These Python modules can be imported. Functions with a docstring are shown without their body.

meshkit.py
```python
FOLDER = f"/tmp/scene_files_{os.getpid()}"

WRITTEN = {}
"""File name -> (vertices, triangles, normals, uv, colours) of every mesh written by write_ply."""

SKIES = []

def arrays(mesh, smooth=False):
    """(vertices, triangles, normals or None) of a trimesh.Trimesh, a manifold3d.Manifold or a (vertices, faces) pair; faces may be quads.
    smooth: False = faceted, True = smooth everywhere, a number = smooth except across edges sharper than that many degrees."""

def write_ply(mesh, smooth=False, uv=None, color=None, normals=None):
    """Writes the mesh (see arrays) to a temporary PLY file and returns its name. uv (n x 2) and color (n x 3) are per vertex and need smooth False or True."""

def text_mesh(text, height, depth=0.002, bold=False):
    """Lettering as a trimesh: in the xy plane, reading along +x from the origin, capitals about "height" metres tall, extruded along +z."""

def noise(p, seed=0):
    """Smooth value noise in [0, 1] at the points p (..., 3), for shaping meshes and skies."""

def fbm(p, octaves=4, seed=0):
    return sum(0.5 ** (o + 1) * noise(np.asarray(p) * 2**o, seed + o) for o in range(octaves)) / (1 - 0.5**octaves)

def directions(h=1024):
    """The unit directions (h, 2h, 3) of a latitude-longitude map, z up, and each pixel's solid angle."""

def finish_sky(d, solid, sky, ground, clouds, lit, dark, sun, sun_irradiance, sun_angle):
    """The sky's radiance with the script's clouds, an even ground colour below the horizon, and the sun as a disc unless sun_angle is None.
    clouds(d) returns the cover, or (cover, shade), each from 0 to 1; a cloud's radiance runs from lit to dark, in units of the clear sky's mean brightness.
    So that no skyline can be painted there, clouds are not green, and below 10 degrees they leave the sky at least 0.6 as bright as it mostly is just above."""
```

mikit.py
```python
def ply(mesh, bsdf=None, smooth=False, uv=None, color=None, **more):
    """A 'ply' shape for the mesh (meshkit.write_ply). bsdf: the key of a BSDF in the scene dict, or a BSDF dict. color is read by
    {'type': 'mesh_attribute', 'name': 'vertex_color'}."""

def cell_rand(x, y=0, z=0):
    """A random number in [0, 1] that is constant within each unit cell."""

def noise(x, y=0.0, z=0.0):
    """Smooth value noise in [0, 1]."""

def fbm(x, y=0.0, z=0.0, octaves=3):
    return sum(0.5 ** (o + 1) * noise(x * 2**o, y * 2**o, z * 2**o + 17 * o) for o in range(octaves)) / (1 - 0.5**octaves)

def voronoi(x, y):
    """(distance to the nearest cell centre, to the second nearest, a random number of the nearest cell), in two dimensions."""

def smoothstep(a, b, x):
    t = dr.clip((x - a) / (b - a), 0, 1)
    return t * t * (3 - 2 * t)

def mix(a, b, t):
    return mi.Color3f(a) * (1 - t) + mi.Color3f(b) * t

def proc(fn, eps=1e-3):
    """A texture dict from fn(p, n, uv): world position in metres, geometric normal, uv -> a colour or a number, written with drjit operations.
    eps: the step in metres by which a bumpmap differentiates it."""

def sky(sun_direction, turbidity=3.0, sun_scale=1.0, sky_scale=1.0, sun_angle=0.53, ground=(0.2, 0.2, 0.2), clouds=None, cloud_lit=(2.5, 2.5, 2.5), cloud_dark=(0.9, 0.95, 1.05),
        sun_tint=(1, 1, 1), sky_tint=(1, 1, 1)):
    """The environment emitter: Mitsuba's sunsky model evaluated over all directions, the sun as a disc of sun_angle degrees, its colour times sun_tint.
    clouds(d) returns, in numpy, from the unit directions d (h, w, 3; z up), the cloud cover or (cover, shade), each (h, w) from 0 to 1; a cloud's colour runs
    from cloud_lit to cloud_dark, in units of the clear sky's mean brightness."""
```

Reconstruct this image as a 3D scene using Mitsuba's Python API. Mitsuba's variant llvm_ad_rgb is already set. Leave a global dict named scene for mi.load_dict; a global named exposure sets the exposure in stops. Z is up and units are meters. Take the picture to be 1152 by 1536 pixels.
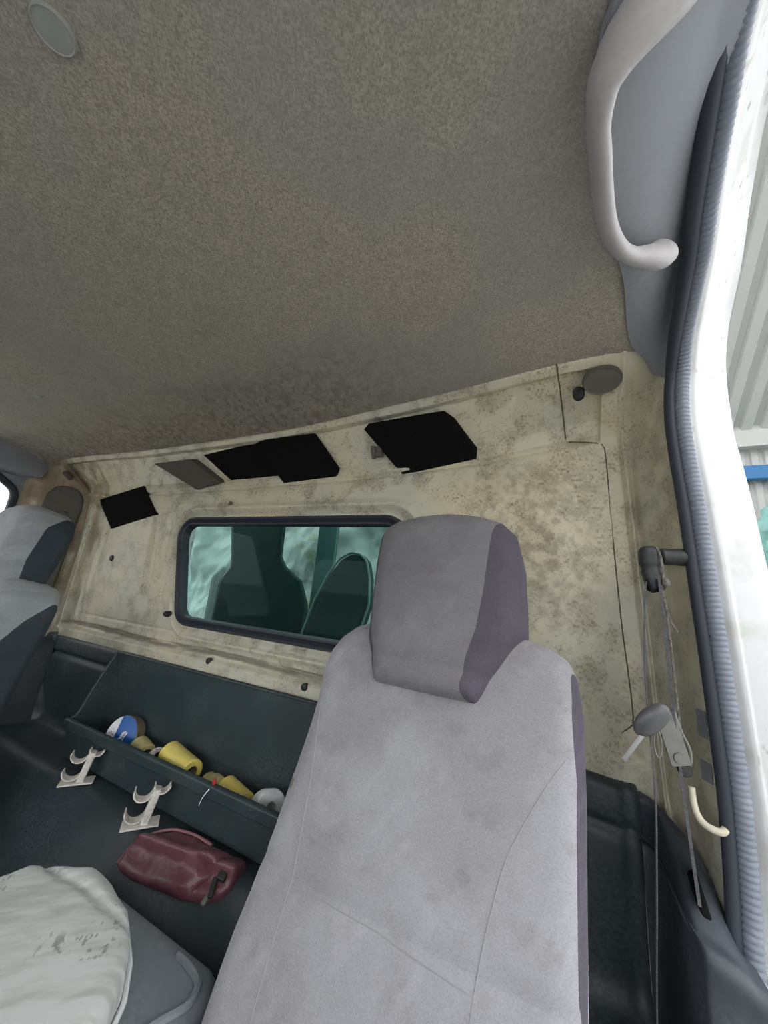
import math, numpy as np, trimesh, manifold3d as m3, shapely, drjit as dr, mitsuba as mi, mikit, meshkit
from shapely.geometry import Polygon, box as sbox
from scipy.ndimage import map_coordinates
from scipy.interpolate import PchipInterpolator, CubicSpline
T = mi.ScalarTransform4f
scene, labels = {}, {}
# ------------------------------------------------------------------ camera, sky, exposure
# the eye is the origin; x runs to the open door, y to the rear wall of the cab, z up; a 94 degree wide lens
scene['camera'] = {'type': 'perspective', 'fov': 2 * math.degrees(math.atan(576 / 540)), 'fov_axis': 'x', 'near_clip': 0.01, 'far_clip': 500.0,
                   'to_world': T().look_at(origin=[0, 0, 0], target=[-0.44283454, 0.86655849, 0.2301607], up=[0.02214173, -0.24605523, 0.96900287])}
def overcast(d):
    n = meshkit.fbm(d * np.array([2.0, 2.0, 4.0]) + 3.1, 4, 5)
    return np.ones(d.shape[:2]), np.clip(1.6 * (n - 0.35), 0, 1)
scene['sky'] = mikit.sky([-0.3, -0.75, 0.6], turbidity=5.0, sun_scale=0.0, sky_scale=1.0, ground=(0.36, 0.36, 0.35), clouds=overcast,
                         cloud_lit=(2.1, 2.12, 2.15), cloud_dark=(1.6, 1.65, 1.72))
exposure = 3.75

# ------------------------------------------------------------------ helpers
rng = np.random.default_rng(7)
def A(*a): return np.array(a, float)
def unit(v): v = np.asarray(v, float); return v / (np.linalg.norm(v, axis=-1, keepdims=True) + 1e-12)
def sstep(a, b, x): t = np.clip((np.asarray(x, float) - a) / (b - a), 0, 1); return t * t * (3 - 2 * t)
def obj(key, mesh, bsdf, label=None, cat=None, group=None, kind=None, smooth=35, **more):
    if key in scene:
        i = 1
        while f'{key}_{i:03d}' in scene: i += 1
        key = f'{key}_{i:03d}'
    scene[key] = mikit.ply(mesh, 'material_' + bsdf, smooth, **more)
    tag(key, label, cat, group, kind)
    return key
def tag(key, label=None, cat=None, group=None, kind=None):
    d = {k: v for k, v in (('label', label), ('category', cat), ('group', group), ('kind', kind)) if v}
    if d: labels[key] = {**labels.get(key, {}), **d}
def tm(v, f): return trimesh.Trimesh(np.asarray(v, float), np.asarray(f, int), process=False)
def cat(*ms):
    ms = [m for m in (x for y in ms for x in (y if isinstance(y, (list, tuple)) else [y]))]
    return trimesh.util.concatenate([tm(m.vertices, m.faces) for m in ms])
def man(m): x = m.to_mesh(); return tm(x.vert_properties[:, :3], x.tri_verts)
def grid(P, keep=None, flip=False, close=False):
    """A sheet over an (n, m, 3) array of points; close joins the last row to the first."""
    n, m = P.shape[:2]
    i, j = np.meshgrid(np.arange(n if close else n - 1), np.arange(m - 1), indexing='ij')
    a, b, c, d = i * m + j, i * m + j + 1, ((i + 1) % n) * m + j + 1, ((i + 1) % n) * m + j
    q = np.stack([a, b, c, d], -1)
    q = q[keep] if keep is not None else q.reshape(-1, 4)
    if flip: q = q[:, ::-1]
    return tm(P.reshape(-1, 3), np.vstack([q[:, [0, 1, 2]], q[:, [0, 2, 3]]]))
def slab(P, t, flip=False):
    """A sheet of points with thickness t, given along its normals."""
    du, dv = np.gradient(P, axis=0), np.gradient(P, axis=1)
    n = unit(np.cross(du, dv)) * (-1 if flip else 1)
    Q = P - n * t
    a, b = grid(P), grid(Q, flip=True)
    edge = lambda X, Y: grid(np.stack([X, Y], 1))
    return cat(a, b, edge(P[0], Q[0]), edge(Q[-1], P[-1]), edge(Q[:, 0], P[:, 0]), edge(P[:, -1], Q[:, -1]))
def spline(pts, n, k=3):
    p = np.asarray(pts, float)
    t = np.r_[0, np.cumsum(np.linalg.norm(np.diff(p, axis=0), axis=1))]
    f = PchipInterpolator(t, p)
    return f(np.linspace(0, t[-1], n))
def tube(pts, r, sides=12, flat=None, up=None, cap=True):
    """A swept tube; r a number or one per point; flat = (a, b) scales the section along the two frame axes."""
    p = np.asarray(pts, float)
    t = unit(np.gradient(p, axis=0))
    u = np.asarray(up if up is not None else ([0, 0, 1] if abs(t[0, 2]) < .9 else [1, 0, 0]), float)
    a = np.empty_like(p)
    for i in range(len(p)):
        if i and up is None: u = a[i - 1]
        a[i] = unit(u - t[i] * (u @ t[i]))
    b = np.cross(t, a)
    ang = np.arange(sides) * 2 * np.pi / sides
    r = np.broadcast_to(r, (len(p),))[:, None, None]
    fa, fb = flat or (1, 1)
    v = p[:, None] + r * (np.cos(ang)[None, :, None] * a[:, None] * fa + np.sin(ang)[None, :, None] * b[:, None] * fb)
    i, j = np.meshgrid(np.arange(len(p) - 1), np.arange(sides), indexing='ij')
    q = np.stack([i * sides + j, i * sides + (j + 1) % sides, (i + 1) * sides + (j + 1) % sides, (i + 1) * sides + j], -1).reshape(-1, 4)
    f = [q[:, [0, 1, 2]], q[:, [0, 2, 3]]]
    v = v.reshape(-1, 3)
    if cap:
        k = len(v); v = np.vstack([v, p[:1], p[-1:]])
        s = np.arange(sides); e = (len(p) - 1) * sides
        f += [np.stack([s * 0 + k, (s + 1) % sides, s], 1), np.stack([s * 0 + k + 1, e + s, e + (s + 1) % sides], 1)]
    return tm(v, np.vstack(f))
def frame(n, up=(0, 0, 1)):
    n = unit(n); u = unit(np.cross(up, n)); return u, np.cross(n, u), n
def lathe(prof, o=(0, 0, 0), axis=(0, 0, 1), sides=32, up=(0.3, 0.1, 1)):
    """prof: (radius, height) pairs about the axis at o."""
    n = unit(axis); u = unit(np.cross(up, n)) if abs(unit(up) @ n) < .98 else unit(np.cross([1, 0, 0], n)); w = np.cross(n, u)
    ang = np.linspace(0, 2 * np.pi, sides + 1)[:-1]
    p = np.asarray(prof, float)
    P = np.asarray(o, float) + p[None, :, :1] * (np.cos(ang)[:, None, None] * u + np.sin(ang)[:, None, None] * w) + p[None, :, 1:] * n
    return grid(P, close=True)
def rbox(size, r=.003, c=(0, 0, 0), R=None, seg=10):
    s = np.asarray(size, float) / 2 - r
    ball = m3.Manifold.sphere(r, seg)
    h = m3.Manifold.batch_hull([ball.translate([x * s[0], y * s[1], z * s[2]]) for x in (-1, 1) for y in (-1, 1) for z in (-1, 1)])
    m = man(h)
    if R is not None: m.vertices = m.vertices @ np.asarray(R, float)      # rows of R: the box's axes
    m.vertices = m.vertices + np.asarray(c, float)
    return m
def snet(f, lo, hi, h, newton=2):
    """Naive surface nets of the signed distance f(p)."""
    lo, hi = np.asarray(lo, float), np.asarray(hi, float)
    n = np.ceil((hi - lo) / h).astype(int) + 1
    ax = [lo[k] + h * np.arange(n[k]) for k in range(3)]
    G = np.stack(np.meshgrid(*ax, indexing='ij'), -1)
    V = f(G.reshape(-1, 3)).reshape(n)
    S = V < 0
    acc, cnt = np.zeros((*(n - 1), 3)), np.zeros(n - 1)
    for k in range(3):
        o = [q for q in range(3) if q != k]
        s0 = [slice(None)] * 3; s1 = [slice(None)] * 3; s0[k], s1[k] = slice(0, -1), slice(1, None)
        a, b = V[tuple(s0)], V[tuple(s1)]
        cr = (a < 0) != (b < 0)
        t = np.where(cr, a / np.where(cr, a - b, 1), 0)
        for d0 in (0, 1):
            for d1 in (0, 1):
                sl = [slice(None)] * 3
                for q, d in zip(o, (d0, d1)): sl[q] = slice(d, n[q] - 1 + d)
                c_, t_ = cr[tuple(sl)], t[tuple(sl)]
                cnt += c_
                acc[..., k] += c_ * t_
                acc[..., o[0]] += c_ * d0
                acc[..., o[1]] += c_ * d1
    on = cnt > 0
    idx = -np.ones(n - 1, int); idx[on] = np.arange(on.sum())
    base = np.stack(np.nonzero(on), 1)
    v = lo + h * (base + acc[on] / cnt[on][:, None])
    faces = []
    for k in range(3):
        o = [(k + 1) % 3, (k + 2) % 3]
        s0 = [slice(1, -1)] * 3; s1 = [slice(1, -1)] * 3; s0[k], s1[k] = slice(0, -1), slice(1, None)
        a, b = S[tuple(s0)], S[tuple(s1)]
        for flag, rev in ((a & ~b, False), (~a & b, True)):
            e = np.stack(np.nonzero(flag), 1)
            for q in o: e[:, q] += 1
            if len(e) == 0: continue
            quad = []
            for d0, d1 in ((0, 0), (1, 0), (1, 1), (0, 1)):
                w = e.copy(); w[:, o[0]] -= 1 - d0; w[:, o[1]] -= 1 - d1
                quad.append(idx[w[:, 0], w[:, 1], w[:, 2]])
            quad = np.stack(quad, 1)
            faces.append(quad[:, ::-1] if rev else quad)
    q = np.vstack(faces)
    e = h * .05
    for _ in range(newton):
        d = f(v)
        g = np.stack([(f(v + e * np.eye(3)[k]) - f(v - e * np.eye(3)[k])) / (2 * e) for k in range(3)], 1)
        v = v - np.clip(d, -h, h)[:, None] * g / np.maximum((g * g).sum(1, keepdims=True), .05)
    return tm(v, np.vstack([q[:, [0, 1, 2]], q[:, [0, 2, 3]]]))
def pdist(poly, pad=.06, h=.003):
    """A sampler of the signed distance to a polygon."""
    x0, y0, x1, y1 = poly.bounds
    x, y = np.arange(x0 - pad, x1 + pad + h, h), np.arange(y0 - pad, y1 + pad + h, h)
    X, Y = np.meshgrid(x, y, indexing='ij')
    pts = shapely.points(X.ravel(), Y.ravel())
    d = shapely.distance(poly.exterior, pts)
    d = np.where(shapely.contains(poly, pts), -d, d).reshape(X.shape)
    return lambda u, v: map_coordinates(d, [(u - x[0]) / h, (v - y[0]) / h], order=1, mode='nearest')
def pillow(poly, w0, w1, r, h=.006, shift=None, rb=None):
    """A padded slab: the polygon in (u, v) from w0 to w1 with edges rounded by r (rb: at the back); shift(u, v) moves it along w."""
    D = pdist(poly); x0, y0, x1, y1 = poly.bounds; mid, hf = (w0 + w1) / 2, (w1 - w0) / 2
    def f(p):
        w = p[:, 2] - mid
        rr = r if rb is None else np.where(w > 0, r, rb)
        a, b = D(p[:, 0], p[:, 1]) + rr, np.abs(w) - hf + rr
        return np.hypot(np.maximum(a, 0), np.maximum(b, 0)) + np.minimum(np.maximum(a, b), 0) - rr
    m = snet(f, (x0 - 2 * h, y0 - 2 * h, w0 - 2 * h), (x1 + 2 * h, y1 + 2 * h, w1 + 2 * h), h)
    if shift is not None:
        v = m.vertices.copy(); v[:, 2] += shift(v[:, 0], v[:, 1], v[:, 2]); m.vertices = v
    return m
def place(m, o, U, V, N):
    m = m.copy(); m.vertices = np.asarray(o, float) + m.vertices @ np.stack([U, V, N]).astype(float); return m
def cut(m, o, n):
    """The two sides of a mesh cut by a plane: (where n points, the rest)."""
    s = trimesh.intersections.slice_mesh_plane
    return s(m, np.asarray(n, float), np.asarray(o, float)), s(m, -np.asarray(n, float), np.asarray(o, float))
def seam_cut(m, pts, lean):
    """Cuts a padded slab along a line of (u, v) points; lean: how far the cut runs outward in u per metre towards the back."""
    s_, keep, off = trimesh.intersections.slice_mesh_plane, [], []
    for k in range(len(pts) - 1):
        (u0, v0), (u1, v1) = pts[k], pts[k + 1]
        q = m
        if k: q = s_(q, A(0, -1, 0), A(0, v0, 0))
        if k < len(pts) - 2: q = s_(q, A(0, 1, 0), A(0, v1, 0))
        n_ = unit(np.cross(A(-lean, 0, 1), A(u1 - u0, v1 - v0, 0)))
        a_, b_ = cut(q, (u0, v0, 0), n_)
        keep.append(b_); off.append(a_)
    out = []
    for l_ in (off, keep):
        x_ = cat([z_ for z_ in l_ if len(z_.faces)]); x_.merge_vertices(digits_vertex=6); out.append(x_)
    return out
def smoothpoly(pts, r): 
    p = Polygon(pts); return p.buffer(-r).buffer(2 * r).buffer(-r) if r > 0 else p
def prism(pts, h, o, U, V, N, bevel=0.0):
    """A polygon in (U, V) from o, raised by h along N, with a chamfer."""
    pl = Polygon(pts) if not isinstance(pts, Polygon) else pts
    cs = lambda q: m3.CrossSection([np.array(q.exterior.coords)[:-1] if q.exterior.is_ccw else np.array(q.exterior.coords)[::-1][:-1]])
    m = m3.Manifold.extrude(cs(pl), h - bevel)
    if bevel > 0:
        parts = [m, m3.Manifold.extrude(cs(pl.buffer(-bevel, join_style=2)), h)]
        m = m3.Manifold.batch_hull(parts) if pl.convex_hull.area - pl.area < 1e-6 else m + parts[1]
    return place(man(m), o, U, V, N)
X, Y, Z = A(1, 0, 0), A(0, 1, 0), A(0, 0, 1)

# ------------------------------------------------------------------ materials
ss, nz, fbm, mix = mikit.smoothstep, mikit.noise, mikit.fbm, mikit.mix
def col(c): return {'type': 'rgb', 'value': [float(x) for x in c]} if not callable(c) else mikit.proc(c)
def M(name, c, rough=.6, bump=None, bscale=1.0, **more):
    b = {'type': 'principled', 'base_color': col(c), 'roughness': rough if not callable(rough) else mikit.proc(rough), 'specular': more.pop('specular', .4), **more}
    if bump is not None: b = {'type': 'bumpmap', 'arbitrary': mikit.proc(bump, .0008), 'bsdf': b, 'scale': bscale}
    scene['material_' + name] = {'type': 'twosided', 'bsdf': b}
    return name
def scratches(x, y, z, s, w):
    """Thin wandering lines, 1 on the line."""
    n = fbm(x * s, y * s, z * s, 3)
    return 1 - ss(0.0, w, dr.abs(n - .5))
def cream(p, n, uv):
    big = fbm(p.x * 5 + 3, p.y * 5, p.z * 5, 4)
    mid = fbm(p.x * 26, p.y * 26, p.z * 20 + 9, 4)
    fine = fbm(p.x * 260, p.y * 260, p.z * 200, 3)
    c = mix((.66, .60, .44), (.57, .555, .445), ss(.35, .65, big))
    c = mix(c, (.33, .285, .19), .62 * ss(.42, .74, mid) * ss(.32, .6, big))
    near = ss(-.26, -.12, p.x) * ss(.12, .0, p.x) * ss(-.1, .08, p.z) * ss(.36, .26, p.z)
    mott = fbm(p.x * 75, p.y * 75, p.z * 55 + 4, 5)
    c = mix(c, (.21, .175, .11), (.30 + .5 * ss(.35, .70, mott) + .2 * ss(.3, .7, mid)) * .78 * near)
    c = c * mix((1, 1, 1), (.60, .56, .50), ss(.46, .80, fine) * ss(.36, .62, mid))
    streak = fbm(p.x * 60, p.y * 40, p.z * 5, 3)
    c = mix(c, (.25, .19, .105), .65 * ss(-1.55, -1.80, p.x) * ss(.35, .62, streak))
    led = ss(.012, .004, dr.abs(p.z + .205 + .003 * dr.sin(p.x * 9))) * ss(-1.80, -1.76, p.x) * ss(-.05, -.1, p.x)
    c = mix(c, (.11, .095, .06), .8 * led * ss(.22, .5, fbm(p.x * 12, 3, p.z * 90, 3)))
    w_ = .02 * nz(p.x * 60, p.y * 60, p.z * 60)
    hair = dr.maximum(scratches(p.x + w_, p.y, p.z, 24, .010), scratches(p.x, p.y + 3, p.z - w_, 41, .010)) * ss(.50, .62, fbm(p.x * 13 + 5, p.y * 13, p.z * 13, 2))
    c = mix(c, (.14, .12, .085), .45 * hair)
    c = mix(c, (.30, .305, .245), .42 * ss(.10, .125, p.x) * ss(.1, .6, mid))  # shade on the right pillar, put into its paint as grey green
    low = ss(.1, -.2, p.z)
    return mix(c, (.40, .41, .36), .25 * low)
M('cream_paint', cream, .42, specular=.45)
def felt(p, n, uv):
    a, b = p.x * .8 + p.y * .6, p.y * .8 - p.x * .6
    st = .5 * nz(a * 1150, b * 430) + .5 * nz(a * 420 + 9, b * 800 + 5)
    mid = fbm(a * 110, b * 70, 2, 4)
    big = fbm(p.x * 5 + 7, p.y * 5, 1, 3)
    c = mix((.262, .235, .195), (.455, .415, .352), ss(.1, .9, st))
    c = mix(c, (.24, .22, .185), .22 * ss(.45, .72, mid))
    c = mix(c, (.27, .275, .26), .45 * ss(.4, .65, big))
    edge = ss(.40, .66, p.y + .18 * (big - .5)) * ss(-.1, -.6, p.x)
    return mix(c, (.15, .115, .075), .5 * edge * ss(.2, .8, mid))
M('cream_stained', lambda p, n, uv: mix(cream(p, n, uv), (.23, .17, .10), .75 * ss(.35, .62, fbm(p.x * 11, p.y * 11, p.z * 9, 4))), .45)
M('felt', felt, .95, bump=lambda p, n, uv: .0006 * fbm((p.x * .8 + p.y * .6) * 420, (p.y * .8 - p.x * .6) * 190, 0, 2), specular=.1)
def dusty(c0, c1, s=9.0, amt=.6):
    def f(p, n, uv):
        d = fbm(p.x * s, p.y * s, p.z * s, 4)
        k = fbm(p.x * 210, p.y * 210, p.z * 210, 2)
        return mix(c0, c1, amt * ss(.42, .75, d) * ss(.15, .8, k))
    return f
grain = lambda s, a: (lambda p, n, uv: a * fbm(p.x * s, p.y * s, p.z * s, 2))
M('black_trim', dusty((.029, .042, .047), (.078, .098, .106), 7), .46, bump=grain(900, .00022))
M('corner_trim', dusty((.042, .050, .060), (.085, .097, .11), 10), .5, bump=grain(900, .0002))
M('bin_plastic', dusty((.031, .047, .051), (.068, .092, .094), 12), .40, bump=grain(900, .00018))
M('grey_trim', dusty((.225, .240, .262), (.27, .285, .30), 6), .62, bump=grain(1200, .0002))
M('handle_grey', dusty((.36, .345, .345), (.42, .40, .395), 20), .5)
M('console_grey', dusty((.20, .22, .245), (.27, .29, .30), 10), .5, bump=grain(900, .0002))
M('felt_button', (.30, .275, .235), .8)
M('ceil_cap', dusty((.30, .31, .285), (.36, .37, .34), 40), .6)
M('dark_plug', dusty((.02, .022, .022), (.05, .05, .05), 60), .5)
M('brown_plug', dusty((.115, .105, .085), (.16, .145, .115), 50), .55)
M('pocket_plastic', dusty((.10, .095, .08), (.14, .13, .11), 20), .55)
M('seam_olive', (.10, .088, .055), .6)
M('foam_black', lambda p, n, uv: mix((.006, .006, .006), (.010, .010, .010), ss(.5, .8, fbm(p.x * 300, p.y * 300, p.z * 300, 2))), .95, specular=.1)
M('foam_grey', lambda p, n, uv: mix((.085, .08, .066), (.12, .113, .095), fbm(p.x * 200, p.y * 200, p.z * 200, 3)), .9, specular=.15)
def suede(c, wear, amt):
    def f(p, n, uv):
        big = fbm(p.x * 9 + 2, p.y * 9, p.z * 7, 4)
        mid = fbm(p.x * 34, p.y * 34, p.z * 34 + 4, 4)
        fine = fbm(p.x * 600, p.y * 600, p.z * 600, 2)
        smear = fbm(p.x * 60 - p.z * 40, p.y * 10, p.z * 14 + p.x * 12, 3)
        a = mix(c, wear, amt * ss(.42, .68, big))
        a = mix(a, (c[0] * .74, c[1] * .71, c[2] * .70), .38 * ss(.52, .80, mid))
        a = mix(a, (c[0] * 1.4, c[1] * 1.42, c[2] * 1.42), .45 * ss(.52, .78, smear) * ss(.38, .65, big))
        return a * (.84 + .32 * fine)
    return f
M('seat_cloth', suede((.246, .240, .254), (.325, .328, .345), .6), .9, bump=grain(700, .0005), specular=.15, sheen=.35)
M('head_cloth', suede((.160, .154, .161), (.215, .212, .218), .55), .9, bump=grain(700, .0005), specular=.15, sheen=.25)
M('seat_side', suede((.078, .072, .090), (.095, .088, .105), .4), .9, bump=grain(900, .0005), specular=.15, sheen=.2)
M('seam_thread', (.27, .265, .275), .8)
M('cloth_light', suede((.30, .315, .325), (.345, .36, .37), .5), .9, bump=grain(900, .0004), specular=.15, sheen=.3)
M('cloth_blue', suede((.046, .057, .070), (.060, .072, .084), .4), .9, bump=grain(900, .0004), specular=.15, sheen=.2)
M('rubber', (.028, .034, .045), .55)
M('rubber_rib', dusty((.15, .17, .205), (.22, .24, .275), 30), .5)
M('white_paint', lambda p, n, uv: mix(mix((.50, .51, .505), (.43, .435, .41), ss(.5, .75, fbm(p.x * 20, p.y * 20, p.z * 20, 4))), (.2, .17, .12),
  .75 * ss(.66, .78, fbm(p.x * 90, p.y * 90, p.z * 40, 3)) * ss(.5, .62, fbm(p.x * 14 + 4, p.y * 14, p.z * 9, 2))), .3, specular=.5)
M('yellow_tape', dusty((.78, .66, .16), (.70, .62, .30), 60), .35)
M('old_yellow', dusty((.56, .50, .22), (.45, .41, .22), 60, .9), .5)
M('kraft', dusty((.16, .125, .085), (.26, .21, .15), 80), .3, clearcoat=.6)
M('blue_film', (.012, .10, .36), .22, clearcoat=.8)
M('label_white', (.74, .76, .80), .35)
M('label_pink', (.62, .45, .42), .5)
M('ink', (.015, .015, .02), .5)
M('white_clip', dusty((.66, .63, .57), (.36, .33, .29), 70, .9), .5)
M('white_paper', dusty((.70, .72, .72), (.55, .56, .56), 80), .6)
M('red_tag', (.35, .012, .02), .4)
M('maroon', lambda p, n, uv: mix((.115, .040, .052), (.15, .066, .076), ss(.35, .7, fbm(p.x * 24, p.y * 24, p.z * 24, 3))), .34, bump=grain(420, .0005), specular=.5)
M('maroon_piping', (.24, .105, .12), .5)
def padskin(p, n, uv):
    u, v = p.x + p.y, p.y - p.x
    a = fbm(u * 9, v * 34, p.z * 5, 4)
    b = fbm(u * 120, v * 60, 2, 3)
    c = mix((.62, .635, .62), (.47, .475, .445), ss(.36, .68, a))
    return mix(c, (.20, .20, .18), .7 * ss(.60, .74, b) * ss(.45, .62, fbm(u * 11 + 5, v * 11, 1, 2)))
M('pad_skin', lambda p, n, uv: padskin(p, n, uv) * .90, .55)
M('pad_bead', (.68, .70, .70), .5)
M('webbing', lambda p, n, uv: mix((.045, .045, .05), (.105, .105, .11), nz(p.z * 900, p.x * 300)), .7)
M('steel', (.55, .55, .54), .28, metallic=1.0)
M('worn_steel', dusty((.15, .15, .135), (.09, .088, .08), 90), .45, metallic=.4)
M('fob', (.07, .07, .075), .3, clearcoat=.5)
M('twine', lambda p, n, uv: mix((.05, .047, .04), (.20, .19, .165), nz(p.z * 420, p.x * 500, p.y * 200)), .9)
M('cream_hook', (.46, .43, .33), .4)
M('corrugated', lambda p, n, uv: mix((.45, .46, .435), (.39, .395, .37), fbm(p.x * 2, p.y * 2, p.z * .7, 4)), .5)
M('blue_paint', (.03, .14, .32), .5)
M('teal_tarp', lambda p, n, uv: mix((.12, .26, .24), (.17, .33, .305), fbm(p.x * 3, p.y * 3, p.z * 3, 3)), .42)
M('concrete', lambda p, n, uv: mix((.36, .36, .345), (.29, .29, .28), fbm(p.x * .8, p.y * .8, 0, 4)), .85)
M('dark_green', lambda p, n, uv: mix((.002, .014, .012), (.005, .025, .021), fbm(p.x * 18, p.y * 18, p.z * 18, 4)), .5, specular=.2)
def sheetcol(p, n, uv):
    w = fbm(p.x * 6 + 2.5 * fbm(p.x * 5, p.z * 5, 1, 2), p.z * 22, 3, 3)
    return mix((.24, .30, .285), (.17, .21, .14), .8 * ss(.45, .65, w) * ss(-1.45, -1.3, p.x))
M('pale_sheet', sheetcol, .4)
M('teal_panel', (.025, .075, .07), .4)
M('grey_teal', (.09, .13, .125), .45)
M('rim_pale', (.06, .12, .112), .4)
scene['material_tinted_glass'] = {'type': 'thindielectric', 'int_ior': 1.5, 'specular_reflectance': {'type': 'rgb', 'value': [.05, .075, .07]}, 'specular_transmittance': {'type': 'rgb', 'value': [.60, .84, .78]}}
scene['material_clear_glass'] = {'type': 'thindielectric', 'int_ior': 1.5}

# ------------------------------------------------------------------ the rear wall and the ceiling
lx = [-2.1, -1.95, -1.84, -1.4, -.82, -.28, 0, .12, .3]
yl = PchipInterpolator(lx, [.66, .665, .675, .735, .753, .707, .667, .655, .65])     # the lip under the ceiling
zl = PchipInterpolator(lx, [.41, .435, .452, .467, .47, .47, .468, .46, .45])
zc = PchipInterpolator([-2.1, -1.85, -1.2, -.58, -.2, .015, .09, .3], [.325, .324, .318, .32, .336, .362, .37, .37])   # the crease
YW = .8
GASKET = smoothpoly([(-1.196, .203), (-1.10, -.137), (-.335, -.137), (-.335, .197)], .0)
GASKET = GASKET.buffer(-.062).buffer(.062)
PANE = GASKET.buffer(-.022)
D_gas = pdist(GASKET, .12)
def seg_d(x, z, pts):
    d = np.full(np.shape(x), 9.0)
    for (x0, z0), (x1, z1) in zip(pts[:-1], pts[1:]):
        t = np.clip(((x - x0) * (x1 - x0) + (z - z0) * (z1 - z0)) / ((x1 - x0) ** 2 + (z1 - z0) ** 2), 0, 1)
        d = np.minimum(d, np.hypot(x - x0 - t * (x1 - x0), z - z0 - t * (z1 - z0)))
    return d
def bump1(d, w): return np.exp(-(d / w) ** 2)
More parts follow.
